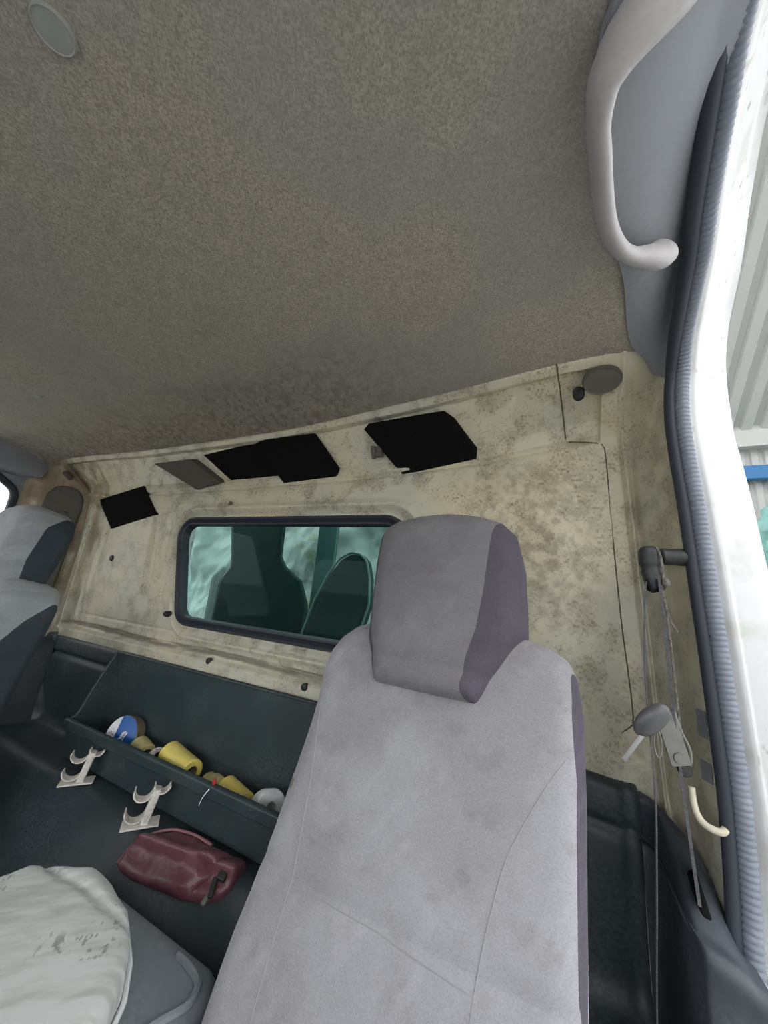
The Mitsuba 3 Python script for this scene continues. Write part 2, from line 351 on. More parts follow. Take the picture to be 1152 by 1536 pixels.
def relief(x, z):
    """Height of the pressing towards the cab, in metres."""
    r = .0022 * (meshkit.fbm(np.stack([x * 7, z * 7, x * 0 + 3], -1), 3, 2) - .5)
    g = D_gas(x, z)
    r += .013 * bump1(g - .036, .010) - .005 * bump1(g - .010, .008)                       # bead around the window
    r -= .008 * bump1(seg_d(x, z, [(-1.36, .22), (-1.33, -.06)]), .011) - .006 * bump1(seg_d(x, z, [(-1.305, .22), (-1.275, -.08)]), .012)
    r -= .005 * bump1(seg_d(x, z, [(-1.25, .2), (-1.225, -.07)]), .007)
    # the plain panel right of the seat: a shallow bulge with a folded edge
    r += .010 * sstep(-.30, -.20, x) * (1 - sstep(.0, .06, x + .06 * (z + .1))) * sstep(-.27, -.15, z) * (1 - sstep(.22, .32, z))
    # left end: two vertical ridges
    lr = lambda o: seg_d(x, z, [(-1.86 + o, .335), (-1.795 + o, .312), (-1.745 + o, .25), (-1.765 + o, .12), (-1.785 + o, -.22)])
    r += .020 * bump1(lr(0), .012) - .010 * bump1(lr(.030), .012) + .012 * bump1(lr(-.045), .010)
    r -= .006 * bump1(seg_d(x, z, [(-1.66, .24), (-1.67, .0)]), .012)
    # the rail along the bottom with its notches and pressed bumps
    rail = sstep(-.262, -.254, z) * (1 - sstep(-.226, -.214, z)) * sstep(-1.80, -1.77, x) * (1 - sstep(-.02, .0, x))
    r += .018 * rail
    for bx in (-1.47, -1.185, -.86, -.43):
        r += .010 * np.exp(-((x - bx) / .022) ** 2 - ((z + .207) / .013) ** 2)
    r -= .015 * bump1(z + .203 + .003 * np.sin(x * 9), .0045) * sstep(-1.78, -1.7, x) * (1 - sstep(-.3, -.2, x))
    r -= .003 * bump1(z + .165, .003) * sstep(-1.75, -1.7, x) * (1 - sstep(-.5, -.45, x))
    # holes in the rail
    return r
nx, n1, n2 = 560, 170, 70
xs = np.linspace(-1.90, .086, nx)
P = np.zeros((nx, n1 + n2, 3))
lipprof = lambda t: np.interp(t, [0, .06, .14, .80, .84, .93, 1.0], [0, -.006, -.016, -.016, .004, .006, 0])   # inset of the band, lip at the top
for i, x in enumerate(xs):
    C, L = A(YW, float(zc(x))), A(float(yl(x)), float(zl(x)))
    z = np.linspace(-.32, C[1], n1)
    yy = YW - relief(np.full(n1, x), z)
    yy += .004 * sstep(C[1] - .03, C[1], z) + .009 * bump1(z - (C[1] - .010), .0045) - .004 * bump1(z - (C[1] + .0), .006)
    P[i, :n1] = np.stack([np.full(n1, x), yy, z], 1)
    t = np.linspace(0, 1, n2 + 1)[1:]
    d = L - C; nn = A(-d[1], d[0]) / np.linalg.norm(d)                                   # into the cab: -y, +z side
    nn = nn if nn[0] < 0 else -nn
    off = lipprof(t) + .0025 * (meshkit.fbm(np.stack([t * 4, np.full(n2, x * 8), t * 0], -1), 3, 8) - .5)
    off += .004 * bump1(seg_d(np.full(n2, x), t, [(-1.28, .1), (-1.2, .8)]), .02) - .006 * bump1(np.full(n2, x) - (-.115 + .05 * t), .012) * (t < .8)
    P[i, n1:] = np.stack([np.full(n2, x), C[0] + t * d[0] + off * nn[0], C[1] + t * d[1] + off * nn[1]], 1)
cx, cz = (P[:-1, :-1, 0] + P[1:, 1:, 0]) / 2, (P[:-1, :-1, 2] + P[1:, 1:, 2]) / 2
keep = ~((D_gas(cx, cz) < -.006) & (cz < .3))
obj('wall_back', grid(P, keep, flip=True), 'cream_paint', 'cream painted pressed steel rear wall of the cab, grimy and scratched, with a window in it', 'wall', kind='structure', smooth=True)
def wall_y(x, z): return YW - float(relief(np.array([x]), np.array([z]))[0])
def band(x, t):
    C, L = A(YW, float(zc(x))), A(float(yl(x)), float(zl(x))); d = L - C
    nn = A(-d[1], d[0]) / np.linalg.norm(d); nn = nn if nn[0] < 0 else -nn
    q = C + t * d + float(lipprof(t)) * nn
    return A(x, q[0], q[1]), unit(A(0, d[0], d[1])), A(0, nn[0], nn[1])                  # point, up the band, out of it
# window: rubber gasket and pane, set in the wall
def ring(poly, y, n=160):
    c = np.array([poly.exterior.interpolate(s, normalized=True).coords[0] for s in np.linspace(0, 1, n + 1)[:-1]])
    return np.stack([c[:, 0], np.full(n, y), c[:, 1]], 1)
def matched(poly, offs):
    """Rings at offsets from the polygon's outline, point for point, with their depth y."""
    base = ring(poly, 0, 220); t = unit(np.roll(base, -1, 0) - np.roll(base, 1, 0)); nrm = np.cross(t, Y)
    if (nrm * (base - base.mean(0))).sum() < 0: nrm = -nrm
    return np.stack([base + nrm * o + A(0, y, 0) for o, y in offs], 1)
R = matched(GASKET, [(.004, .806), (.004, .786), (.001, .779), (-.005, .778), (-.009, .783), (-.012, .786), (-.016, .781), (-.021, .781), (-.024, .787), (-.024, .806)])
obj('window_1__gasket', grid(R, close=True), 'rubber', 'black rubber gasket')
pp = np.array(GASKET.buffer(-.02).exterior.coords)
mesh = trimesh.creation.extrude_polygon(GASKET.buffer(-.02), .001, engine='earcut')
pv, pf = trimesh.creation.triangulate_polygon(GASKET.buffer(-.02), engine='earcut')
obj('window_1__pane', tm(np.stack([pv[:, 0], np.full(len(pv), .797), pv[:, 1]], 1), pf), 'tinted_glass', 'green tinted glass')
tag('window_1', 'green tinted rear window with rounded corners and black rubber gasket, behind the seat headrest', 'window', kind='structure')
# ceiling: one sagging felt sheet from the lip forward
nx, ny = 120, 130
P = np.zeros((nx, ny, 3))
for i, x in enumerate(np.linspace(-2.06, .105, nx)):
    xc = min(max(x, -1.95), .14)
    t = np.linspace(-.03, 1.75, ny)
    y = float(yl(xc)) + .004 - t
    z = float(zl(xc)) + .004 + .012 * sstep(0, .2, t) - .012 * sstep(-.001, -.03, t) * -1 - .15 * sstep(.7, 1.65, t)
    z = z - .05 * sstep(-1.88, -2.06, x)
    z = z + .003 * (meshkit.fbm(np.stack([y * 6, np.full(ny, x * 6), y * 0], -1), 3, 4) - .5) * sstep(0, .05, t)
    P[i] = np.stack([np.full(ny, x), y, z], 1)
xr = np.interp(P[-1, ::-1, 1][::1], [-1.2, .02, .2, .24, .31, .395, .495, .64, .69], [.062, .062, .060, .046, .047, .062, .093, .122, .13])[::-1] if P[-1, 0, 1] > P[-1, -1, 1] else None
k_ = (P[..., 0] > -.2)
P[..., 0] = np.where(k_, -.2 + (P[..., 0] + .2) * (xr[None] + .2) / .305, P[..., 0])
obj('ceiling', slab(P, -.012), 'felt', 'stained grey brown felt headliner covering the whole roof of the cab', 'ceiling', kind='structure', smooth=60)
CEIL = P
def ceil_z(x, y):
    i = int(np.argmin(np.abs(CEIL[:, 0, 0] - x))); row = CEIL[i]; return float(np.interp(-y, -row[:, 1], row[:, 2])) - .012
obj('roof', rbox((2.40, 2.1, .03), .01, (-.985, -.2, .60)), 'white_paint', 'white outer roof panel added above the felt', 'roof', kind='structure')  # unseen panel, added so no daylight leaks in past the ceiling

for c_, s_ in (((-.965, .865, .42), (2.40, .02, .40)), ((-.965, .865, -.60), (2.40, .02, .90)), ((-1.70, .865, .05), (.96, .02, .42)), ((-.06, .865, .05), (.50, .02, .42)), ((-2.10, .2, .30), (.02, 1.35, .62)), ((-2.05, .78, .0), (.12, .18, 1.2))):  # unseen boxes added to stop light leaking through the wall joints
    if c_[0] > -2.08: obj('cab_skin__panel', rbox(s_, .004, c_), 'white_paint')
tag('cab_skin', 'white outer skin panels added behind the cab walls', 'cab skin', kind='structure')

# ------------------------------------------------------------------ right pillar
zz = np.linspace(-.42, .458, 180)
kx = np.array([.074, .100, .109, .114, .126, .140, .150, .158, .165, .172])
ky = np.array([.8015, .8005, .7995, .786, .782, .760, .732, .706, .688, .676])
uu = np.linspace(0, len(kx) - 1, 90)
P = np.zeros((90, 180, 3))
for j, z in enumerate(zz):
    sh = np.clip((.211 - z) * .04, -.006, .02) * np.array([0, 1, 1, 1, .8, .5, .3, .15, 0, 0])
    x, y = PchipInterpolator(np.arange(len(kx)), kx + sh)(uu), PchipInterpolator(np.arange(len(ky)), ky)(uu)
    yb = .8 - (z - .365) / (.46 - .365) * (.8 - .655)
    r = 0.012
    h = np.clip(.5 + .5 * (y - yb) / .03, 0, 1)
    ym = y * (1 - h) + yb * h - .03 * h * (1 - h)
    rel = .002 * (meshkit.fbm(np.stack([x * 9, np.full(90, z * 9), x * 0 + 1], -1), 3, 6) - .5)
    rel = rel - .012 * bump1(np.array(x) - (.128 + .03 * (0.1 - z)), .004) * sstep(-.3, -.25, z) * (1 - sstep(.25, .32, z)) + .006 * bump1(np.array(x) - (.119 + .04 * (0.1 - z)), .004) - .008 * bump1(np.array(x) - (.150 + .02 * (0.1 - z)), .004) * sstep(-.3, -.25, z) * (1 - sstep(.25, .32, z))
    rel = rel + .004 * sstep(.13, .15, z) * (1 - sstep(.165, .19, z)) * sstep(.11, .118, x) * (1 - sstep(.13, .14, x))
    rel = rel - .008 * bump1(z + .215, .008) * sstep(.075, .085, x) * (1 - sstep(.10, .115, x))
    P[:, j] = np.stack([x, ym - rel, np.full(90, z)], 1)
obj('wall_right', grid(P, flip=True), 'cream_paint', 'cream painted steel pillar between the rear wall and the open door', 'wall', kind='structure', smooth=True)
PIL = P
def pillar(x, z):
    j = int(np.argmin(np.abs(zz - z))); return float(np.interp(x, PIL[:, j, 0], PIL[:, j, 1]))
# the seam between the rear wall panel and the pillar, and the folded edge of the plain panel: thin sealant lines in the joint
def on_wall(pts, n=60, lift=.0006, r=.0016):
    q = spline([A(x, 0, z) for x, z in pts], n)
    return tube([A(p[0], wall_y(p[0], p[2]) - lift, p[2]) for p in q], r, 6)
obj('wall_back__panel_seam', on_wall([(.016, .357), (.050, .352), (.070, .348)], r=.0012), 'seam_olive', 'dark seam line')
obj('wall_back__panel_seam', tube(spline([band(-.003 + .014 * (1 - t), t)[0] + band(0, t)[2] * .002 for t in (1.0, .93, .85, .7, .5, .3, .12, .02)] , 50), .0012, 6), 'seam_olive')
obj('wall_right__panel_seam', tube(spline([A(x, pillar(x, z) - .0006, z) for x, z in [(.076, .345), (.081, .335), (.085, .2), (.092, .0), (.101, -.163), (.0995, -.172), (.083, -.188), (.082, -.2), (.082, -.27)]], 60), .0010, 6), 'seam_olive', 'dark seam line')

# ------------------------------------------------------------------ left pillar, left wall
zz2 = np.linspace(-.285, .45, 120)
kx = np.array([-1.86, -1.872, -1.885, -1.90, -1.93, -1.948, -1.962, -1.975])
ky = np.array([.812, .795, .775, .745, .68, .645, .620, .602])
P = np.zeros((60, 120, 3))
for j, z in enumerate(zz2):
    tilt = .11 * np.clip((.25 - z), -.1, .5) * .9
    uu = np.linspace(0, len(kx) - 1, 60)
    x, y = PchipInterpolator(np.arange(len(kx)), kx)(uu) + tilt * np.linspace(1, .1, 60), PchipInterpolator(np.arange(len(ky)), ky)(uu)
    yb = .8 - (z - .33) / (.45 - .33) * (.8 - .66)
    h = np.clip(.5 + .5 * (y - yb) / .03, 0, 1)
    ym = y * (1 - h) + yb * h - .03 * h * (1 - h)
    P[:, j] = np.stack([x, ym, np.full(60, z)], 1)
obj('wall_left', grid(P), 'cream_stained', 'brown stained cream pillar in the far left rear corner', 'wall', kind='structure', smooth=True)
# left door: inner panel, window frame with rounded opening, seal and pane
OPEN = Polygon([(-.62, -.22), (.592, -.22), (.592, .285), (.50, .345), (-.30, .345)]).buffer(-.05).buffer(.05)
frame2 = Polygon([(-.95, -1.0), (.64, -1.0), (.64, .45), (-.95, .45)]).difference(OPEN)
v, f = trimesh.creation.triangulate_polygon(frame2, engine='earcut')
door = trimesh.creation.extrude_polygon(frame2, .05, engine='earcut')
obj('door_1__panel', tm(np.stack([-2.02 + door.vertices[:, 2], door.vertices[:, 0], door.vertices[:, 1]], 1), door.faces[:, ::-1]), 'grey_trim', smooth=False)
c = np.array(OPEN.exterior.coords)[:-1]
c = np.array([OPEN.exterior.interpolate(s, normalized=True).coords[0] for s in np.linspace(0, 1, 160)])
obj('door_1__window_seal', tube(np.stack([np.full(160, -1.968), c[:, 0], c[:, 1]], 1), .013, 10, cap=False), 'rubber', 'dark rubber seal')
v, f = trimesh.creation.triangulate_polygon(OPEN.buffer(.005), engine='earcut')
obj('door_1__pane', tm(np.stack([np.full(len(v), -1.995), v[:, 0], v[:, 1]], 1), f), 'clear_glass', 'bright door glass')
tag('door_1', 'far left door with rounded window and dark seal, mostly hidden behind the passenger headrest', 'door', kind='structure')

# ------------------------------------------------------------------ floor, front bulkhead and the front pillars (outside the frame, they shade the cab)
obj('floor', rbox((2.3, 1.9, .05), .01, (-.88, -.08, -1.02)), 'black_trim', 'dark rubber floor of the cab', 'floor', kind='structure')
obj('wall_front__dashboard', rbox((2.2, .35, .70), .06, (-.9, -.82, -.68)), 'black_trim', 'dark dashboard')
obj('wall_front__windscreen_post', tube(spline([(-1.95, -.62, -.35), (-1.9, -.75, 0), (-1.84, -.85, .3)], 12), .045, 12), 'grey_trim')
obj('wall_front__windscreen_post', tube(spline([(.2, -.62, -.35), (.17, -.75, 0), (.12, -.85, .3)], 12), .045, 12), 'grey_trim')
obj('wall_front__windscreen_header', tube(spline([(-1.9, -.90, .32), (-.9, -.94, .33), (.15, -.90, .32)], 12), .06, 12), 'grey_trim')
tag('wall_front', 'dark dashboard and windscreen surround at the front of the cab', 'dashboard', kind='structure')

# ------------------------------------------------------------------ lower trims
prof = spline([(.798, -.250), (.786, -.2515), (.779, -.259), (.776, -.300), (.777, -.305), (.783, -.309), (.781, -.317), (.775, -.325), (.768, -.45), (.765, -.505), (.750, -.533), (.72, -.541), (.66, -.545), (.64, -.552), (.625, -.566), (.60, -.60), (.45, -.80), (.36, -1.0)], 130)
nx = 190
P = np.zeros((nx, 130, 3))
for i, x in enumerate(np.linspace(-2.0, .098, nx)):
    q = prof.copy()
    if x > -.1: q = q + np.stack([np.zeros(130), -.010 * sstep(-.05, .09, x) * np.ones(130)], 1) * (prof[:, 1:] > -.4)
    k = .012 * bump1(x + 1.775, .007) + .010 * bump1(x - .086, .004)
    led = sstep(.74, .66, q[:, 0])
    lump = .012 * led * bump1(q[:, 0] - .645, .03) * (meshkit.fbm(A(x * 5, 1, 2)[None], 3, 3)[0] - .3)
    P[i] = np.stack([np.full(130, x), q[:, 0] + k * (q[:, 1] < -.256), q[:, 1] + lump], 1)
obj('trim_1', slab(P, .004, flip=True), 'black_trim', 'black moulded plastic trim along the bottom of the rear wall, with a ledge', 'trim panel', kind='structure', smooth=50)
# right corner piece with the raised sill block
cols = [  # x, y of the pillar there, top z, knee (y, z), foot y
    (.097, .786, -.263, (.772, -.33), .765), (.110, .783, -.265, (.764, -.335), .755), (.118, .776, -.268, (.735, -.337), .72), (.1225, .770, -.270, (.63, -.340), .622), (.127, .762, -.272, (.604, -.339), .600),
    (.138, .738, -.278, (.600, -.341), .597), (.152, .709, -.292, (.599, -.345), .596), (.161, .690, -.312, (.599, -.350), .596), (.168, .676, -.338, (.599, -.355), .596), (.180, .668, -.350, (.599, -.359), .596)]
from scipy.ndimage import gaussian_filter1d
P = []
for x, y, zt, (yk, zk), yf in cols:
    pts = A((x, y + .012, zt - .012), (x, y + .004, zt), (x, y - .006, zt - .010), (x, yk + .022, zk + .003), (x, yk + .004, zk + .005), (x, yk - .004, zk), (x, yk - .006, zk - .008), (x, yf, zk - .03), (x, yf - .006, -.6), (x, yf - .01, -1.0))
    q = np.vstack([np.linspace(a, b, n, endpoint=False) for a, b, n in zip(pts[:-1], pts[1:], (4, 5, 24, 6, 4, 4, 6, 14, 8))] + [pts[-1:]])
    P.append(gaussian_filter1d(q, 1.0, axis=0, mode='nearest'))
P = PchipInterpolator(np.arange(len(cols)), np.array(P), axis=0)(np.linspace(0, len(cols) - 1, 90))
P = gaussian_filter1d(P, 1.6, axis=0, mode='nearest')
obj('trim_2__body', slab(P, .004, flip=True), 'corner_trim', smooth=50)
sl = lambda t: A(.1375, .683, -.296) * (1 - t) + A(.142, .648, -.330) * t
obj('trim_2__belt_slot', rbox((.010, .046, .012), .003, (.1395, .662, -.318), [unit(A(1, .1, .1)), unit(sl(1) - sl(0)), unit(np.cross(unit(A(1, .1, .1)), unit(sl(1) - sl(0))))]), 'foam_black', 'dark slot the belt runs into')
tag('trim_2', 'dark corner trim with a raised sill block at the foot of the right pillar', 'trim panel', kind='structure')
# left corner piece beside the passenger seat
cols = [(-1.80, .80, -.252), (-1.815, .77, -.262), (-1.83, .72, -.285), (-1.85, .64, -.34), (-1.88, .55, -.42), (-1.92, .45, -.50), (-1.96, .3, -.55)]
P = []
for x, y, zt in cols:
    P.append(spline([(x - .03, y + .03, zt), (x - .004, y + .002, zt), (x + .012, y - .012, zt - .01), (x + .03, y - .02, zt - .08), (x + .06, y - .04, zt - .2), (x + .2, y - .10, zt - .45)], 40))
P = PchipInterpolator(np.arange(len(cols)), np.array(P), axis=0)(np.linspace(0, len(cols) - 1, 60))
obj('trim_3', slab(P, .004), 'black_trim', 'black plastic trim in the left corner behind the passenger seat', 'trim panel', kind='structure', smooth=50)

# ------------------------------------------------------------------ right roof side: trim, grab handle, seal, door frame
L = spline([(.05, -.30, .452), (.05, .02, .462), (.05, .2, .464), (.036, .24, .462), (.037, .31, .462), (.052, .395, .464), (.083, .495, .463), (.112, .64, .455), (.135, .672, .446), (.155, .697, .426)], 140)
Rr = spline([(.13, -.30, .49), (.135, .02, .51), (.138, .2, .513), (.145, .26, .516), (.15, .32, .515), (.152, .41, .507), (.16, .50, .494), (.170, .62, .466), (.172, .66, .434), (.170, .685, .405)], 140)
P = np.zeros((140, 24, 3))
for k, t in enumerate(np.linspace(0, 1, 24)):
    P[:, k] = L * (1 - t) + Rr * t + np.outer(np.ones(140), A(-.2, -.1, -.9)) * (.010 * math.sin(math.pi * min(t * 1.25, 1)) * (1 - sstep(.5, .69, L[:, 1:2])) )
obj('trim_4', slab(P, -.006), 'grey_trim', 'blue grey plastic trim between the felt ceiling and the open door, below the grab handle', 'trim panel', kind='structure', smooth=50)
hp = spline([(.121, .468, .456), (.112, .460, .444), (.101, .448, .436), (.086, .434, .428), (.064, .402, .420), (.0515, .370, .420), (.0455, .340, .421), (.040, .30, .423), (.037, .275, .426), (.0385, .256, .431), (.048, .243, .440), (.062, .236, .452), (.080, .232, .468), (.105, .230, .492), (.125, .230, .51)], 110)
s = np.linspace(0, 1, 110)
rad = .0100 + .0065 * (1 - sstep(0, .20, s)) + .013 * sstep(.60, .84, s)
obj('grab_handle', tube(hp, rad, 18, flat=(1.15, .9), up=(.5, 0, -.85)), 'handle_grey', 'pale grey plastic grab handle looping above the open door', 'grab handle', smooth=60)
bulb = spline([(.138, -.20, .508), (.143, .10, .522), (.147, .22, .522), (.150, .30, .519), (.155, .36, .505), (.163, .44, .487), (.168, .49, .467), (.172, .55, .45), (.1765, .615, .43), (.179, .652, .398), (.176, .66, .36), (.1735, .66, .31), (.175, .66, .25), (.178, .66, .196), (.181, .66, .117), (.183, .66, .044), (.186, .66, -.04), (.188, .66, -.122), (.1895, .66, -.2), (.188, .66, -.27), (.183, .655, -.34), (.176, .645, -.40)], 1500)
sl_ = np.r_[0, np.cumsum(np.linalg.norm(np.diff(bulb, axis=0), axis=1))]
rib = .0084 + .0018 * np.abs(np.sin(np.pi * sl_ / .0072)) ** .6
obj('door_seal__ribbed_bulb', tube(bulb, rib, 16, cap=False), 'rubber_rib', 'pale ribbed rubber bulb', smooth=True)
lip = bulb[::12] + A(-.0135, .004, 0) + A(0, 0, -.006) * sstep(.36, .44, bulb[::12, 2:3])
obj('door_seal__lip', tube(lip, .0088, 12, cap=False), 'rubber', 'dark smooth lip', smooth=True)
tag('door_seal', 'dark ribbed rubber weatherstrip running round the open door', 'door seal')
# the painted door opening outside the seal
s0 = spline(bulb[::30] + A(.004, .006, 0), 160)
s1 = spline([(.20, -.20, .60), (.205, .10, .61), (.21, .30, .605), (.215, .42, .595), (.225, .50, .575), (.238, .60, .525), (.247, .69, .487), (.25, .728, .437), (.25, .735, .38), (.25, .735, .32), (.25, .722, .26), (.25, .708, .19), (.25, .695, .10), (.25, .684, .03), (.25, .675, -.06), (.25, .665, -.2), (.25, .66, -.3), (.25, .655, -.45)], 160)
ts = [0, .10, .18, .25, .32, .8, .9, 1.0]
hs = [0, .002, .012, .014, .010, .008, .006, 0.0]
nrm = unit(A(.4, -.9, .0))
P = np.zeros((160, 42, 3))
for k, t in enumerate(np.linspace(0, 1, 40)):
    tt = t
    P[:, k] = s0 * (1 - tt) + s1 * tt + nrm * .6 * np.interp(t, ts, hs)
P[:, 40] = s1 + A(.012, .012, .006); P[:, 41] = s1 + A(.012, .12, .03)
obj('door_2__frame', grid(P, flip=True), 'white_paint', smooth=40)
sill = spline([(.18, .655, -.44), (.18, .3, -.46), (.18, -.6, -.46)], 30)
obj('door_2__sill', cat(rbox((.12, 1.4, .60), .01, (.235, -.08, -.78))), 'white_paint')
tag('door_2', 'white painted steel frame of the open right door, glaring in daylight', 'door frame', kind='structure')
# left mirror image of the roof side trim, just a corner shows
L = spline([(-1.90, .1, .455), (-1.90, .4, .452), (-1.91, .55, .448), (-1.935, .63, .43), (-1.95, .66, .405)], 60)
Rr = spline([(-1.985, .1, .36), (-1.985, .4, .36), (-1.985, .52, .352), (-1.98, .585, .35), (-1.965, .64, .372)], 60)
P = np.stack([L * (1 - t) + Rr * t + A(.03, -.01, -.03) * math.sin(math.pi * t) for t in np.linspace(0, 1, 20)], 1)
obj('trim_5', slab(P, .006), 'grey_trim', 'grey plastic trim in the far left corner under the ceiling', 'trim panel', kind='structure', smooth=50)

# ------------------------------------------------------------------ driver's seat
U, V, N = X, unit(A(0, .287, .958)), unit(A(0, -.958, .287))
O = A(-.200, .60, -.13)
back = smoothpoly([(-.10, .10), (-.128, .094), (-.160, .082), (-.188, .060), (-.206, .030), (-.212, .0), (-.208, -.05), (-.210, -.10), (-.225, -.244), (-.241, -.369), (-.250, -.50), (-.25, -.56), (.21, -.56), (.213, -.30), (.2205, -.09), (.2215, -.004), (.2155, .050), (.203, .074), (.175, .089), (.147, .096), (.10, .10)], .01)
def bshift(u, v, w):
    front = sstep(-.06, -.01, w)
    d = .010 * np.cos(np.clip(u / .22, -1, 1) * 1.4) - .0035 * bump1(v + .28 + .35 * 0 * u, .01)
    d = d + .012 * sstep(-.25, -.45, v) + .003 * (meshkit.fbm(np.stack([u * 14, v * 14, u * 0], -1), 3, 3) - .5)
    # a hollow where the headrest sits
    d = d - .02 * bump1(np.hypot(u / 1.0, (v - .09) / .9), .09)
    return d * front
m = pillow(back, -.125, .0, .035, .006, bshift, rb=.03)
A1, B1 = seam_cut(m, [(.198, .12), (.204, .02), (.206, -.08), (.200, -.28), (.196, -.6)], .45)
from scipy.interpolate import LinearNDInterpolator
def on_front(mesh):
    fr = mesh.vertex_normals[:, 2] > .15
    q = mesh.vertices[fr]; f_ = LinearNDInterpolator(q[:, :2], q[:, 2])
    return lambda u, v: float(np.nan_to_num(f_(u, v), nan=-.02))
backw = on_front(m)
obj('driver_seat__backrest', place(B1, O, U, V, N), 'seat_cloth', smooth=True)
obj('driver_seat__side_panel', place(A1, O, U, V, N), 'seat_side', 'dark purple grey side panel', smooth=True)
def seat_surface(u, v): return O + u * U + v * V + (backw(u, v) + .0001) * N
def seam(pts, n=70, r=.0008): return tube(spline([A(0, 0, 0) + seat_surface(u, v) for u, v in spline([(u, v, 0) for u, v in pts], n)[:, :2]], n), r, 6)
head = smoothpoly([(-.088, -.012), (-.104, .015), (-.122, .06), (-.128, .10), (-.141, .2), (-.146, .262), (-.138, .288), (-.113, .304), (-.06, .314), (0, .3175), (.055, .312), (.10, .299), (.126, .272), (.138, .225), (.143, .15), (.145, .098), (.124, .062), (.104, .03), (.088, 0.0), (.080, -.014)], .006)
def hshift(u, v, w):
    front = sstep(-.04, .02, w)
    return (.012 * np.cos(np.clip(u / .13, -1, 1) * 1.5) - .010 * sstep(.20, .33, v) - .005 * bump1(v - .028 + .06 * u, .012) + .006 * sstep(.02, -.01, v)) * front
m = pillow(head, -.085, .030, .040, .005, hshift, rb=.025)
side, rest = seam_cut(m, [(.100, .35), (.104, .28), (.104, .22), (.101, .15), (.095, .09), (.080, .028), (.073, -.03)], .5)
front, side2 = seam_cut(rest, [(-.136, .35), (-.136, .27), (-.131, .20), (-.123, .113), (-.114, .07), (-.101, .031), (-.082, -.03)], -.2)
obj('driver_seat__headrest', place(front, O, U, V, N), 'head_cloth', 'grey suede headrest cover', smooth=True)
obj('driver_seat__headrest_side', place(side, O, U, V, N), 'seat_side', 'dark side panel of the headrest', smooth=True)
obj('driver_seat__headrest_side', place(side2, O, U, V, N), 'seat_side', smooth=True)
obj('driver_seat__seam', seam([(-.192, -.03), (-.178, -.10), (-.162, -.20), (-.155, -.29), (-.157, -.36), (-.157, -.50)]), 'seam_thread', 'stitched seam')
obj('driver_seat__seam', seam([(.198, -.055), (.183, -.076), (.152, -.129), (.130, -.174), (.117, -.22), (.107, -.267), (.103, -.294), (.098, -.36), (.095, -.5)]), 'seam_thread')
obj('driver_seat__seam', seam([(-.155, -.289), (-.086, -.286), (-.026, -.286), (.03, -.29), (.103, -.294)]), 'seam_thread')
obj('driver_seat__burn_hole', place(rbox((.006, .013, .003), .0012), seat_surface(-.203, -.183), U, V, N), 'pocket_plastic', 'small brown burn hole')
obj('driver_seat__cushion', rbox((.50, .50, .16), .05, (-.215, .20, -.68)), 'seat_cloth')
obj('driver_seat__base', rbox((.42, .42, .22), .02, (-.215, .22, -.88)), 'black_trim')
tag('driver_seat', 'worn grey suede covered driver seat with a large headrest, in front of the rear window', 'seat')

# ------------------------------------------------------------------ passenger seat
U2, V2, N2 = X, unit(A(0, .22, .975)), unit(A(0, -.975, .22))
O2 = A(-1.515, .455, -.06)
bk = smoothpoly([(-.10, .03), (-.17, .02), (-.205, -.02), (-.215, -.08), (-.215, -.30), (-.22, -.62), (.22, -.62), (.215, -.30), (.215, -.08), (.205, -.02), (.17, .02), (.10, .03)], .02)
m = pillow(bk, -.125, .02, .055, .008, lambda u, v, w: (.02 * np.abs(np.clip(u / .2, -1, 1)) ** 3) * sstep(-.05, .0, w), rb=.03)
a, b = cut(m, (.21, -.10, -.055), unit(A(1, -.20, -.45)))
obj('passenger_seat__backrest', place(b, O2, U2, V2, N2), 'cloth_light', smooth=True)
obj('passenger_seat__side_panel', place(a, O2, U2, V2, N2), 'cloth_blue', 'dark blue grey side bolster', smooth=True)
hd = smoothpoly([(-.10, -.06), (-.125, -.01), (-.137, .08), (-.135, .18), (-.11, .225), (-.06, .245), (0, .25), (.06, .245), (.11, .225), (.135, .18), (.137, .08), (.125, -.01), (.10, -.06)], .01)
m = pillow(hd, -.095, .045, .045, .007, rb=.03)
a, b = cut(m, (.137, .08, -.010), unit(A(1, 0, -.62)))
obj('passenger_seat__headrest', place(b, O2, U2, V2, N2), 'cloth_light', 'pale grey headrest', smooth=True)
obj('passenger_seat__headrest_side', place(a, O2, U2, V2, N2), 'cloth_blue', 'dark side of the headrest', smooth=True)
obj('passenger_seat__cushion', rbox((.48, .5, .16), .05, (-1.52, .16, -.66)), 'cloth_light')
obj('passenger_seat__base', rbox((.42, .42, .24), .02, (-1.52, .18, -.87)), 'black_trim')
tag('passenger_seat', 'pale grey cloth passenger seat with dark sides at the far left edge', 'seat')

# ------------------------------------------------------------------ middle: grimy pad, grey console, pouch
padp = smoothpoly([(-.86, .05), (-.86, .36), (-.845, .43), (-.80, .468), (-.75, .484), (-.69, .484), (-.63, .474), (-.575, .448), (-.53, .415), (-.497, .372), (-.47, .30), (-.45, .18), (-.45, .05)], .01)
m = pillow(padp, -.560, -.500, .022, .006, lambda u, v, w: (.004 * np.sin(u * 40 + v * 25) * sstep(.40, .46, v) - .006 * bump1(v - .445 - .05 * (u + .7), .006)) * sstep(-.53, -.51, w))
obj('centre_pad__cushion', m, 'pad_skin', 'grimy pale skin', smooth=True)
rim = padp.buffer(.004)
c = np.array([rim.exterior.interpolate(s, normalized=True).coords[0] for s in np.linspace(0, 1, 200)])
obj('centre_pad__bead', tube(np.stack([c[:, 0], c[:, 1], np.full(200, -.545)], 1), .0035, 8, cap=False), 'pad_bead', 'pale bead along the edge')
tag('centre_pad', 'grimy pale grey rounded pad with dark scuffs, folded flat between the two seats', 'centre pad')
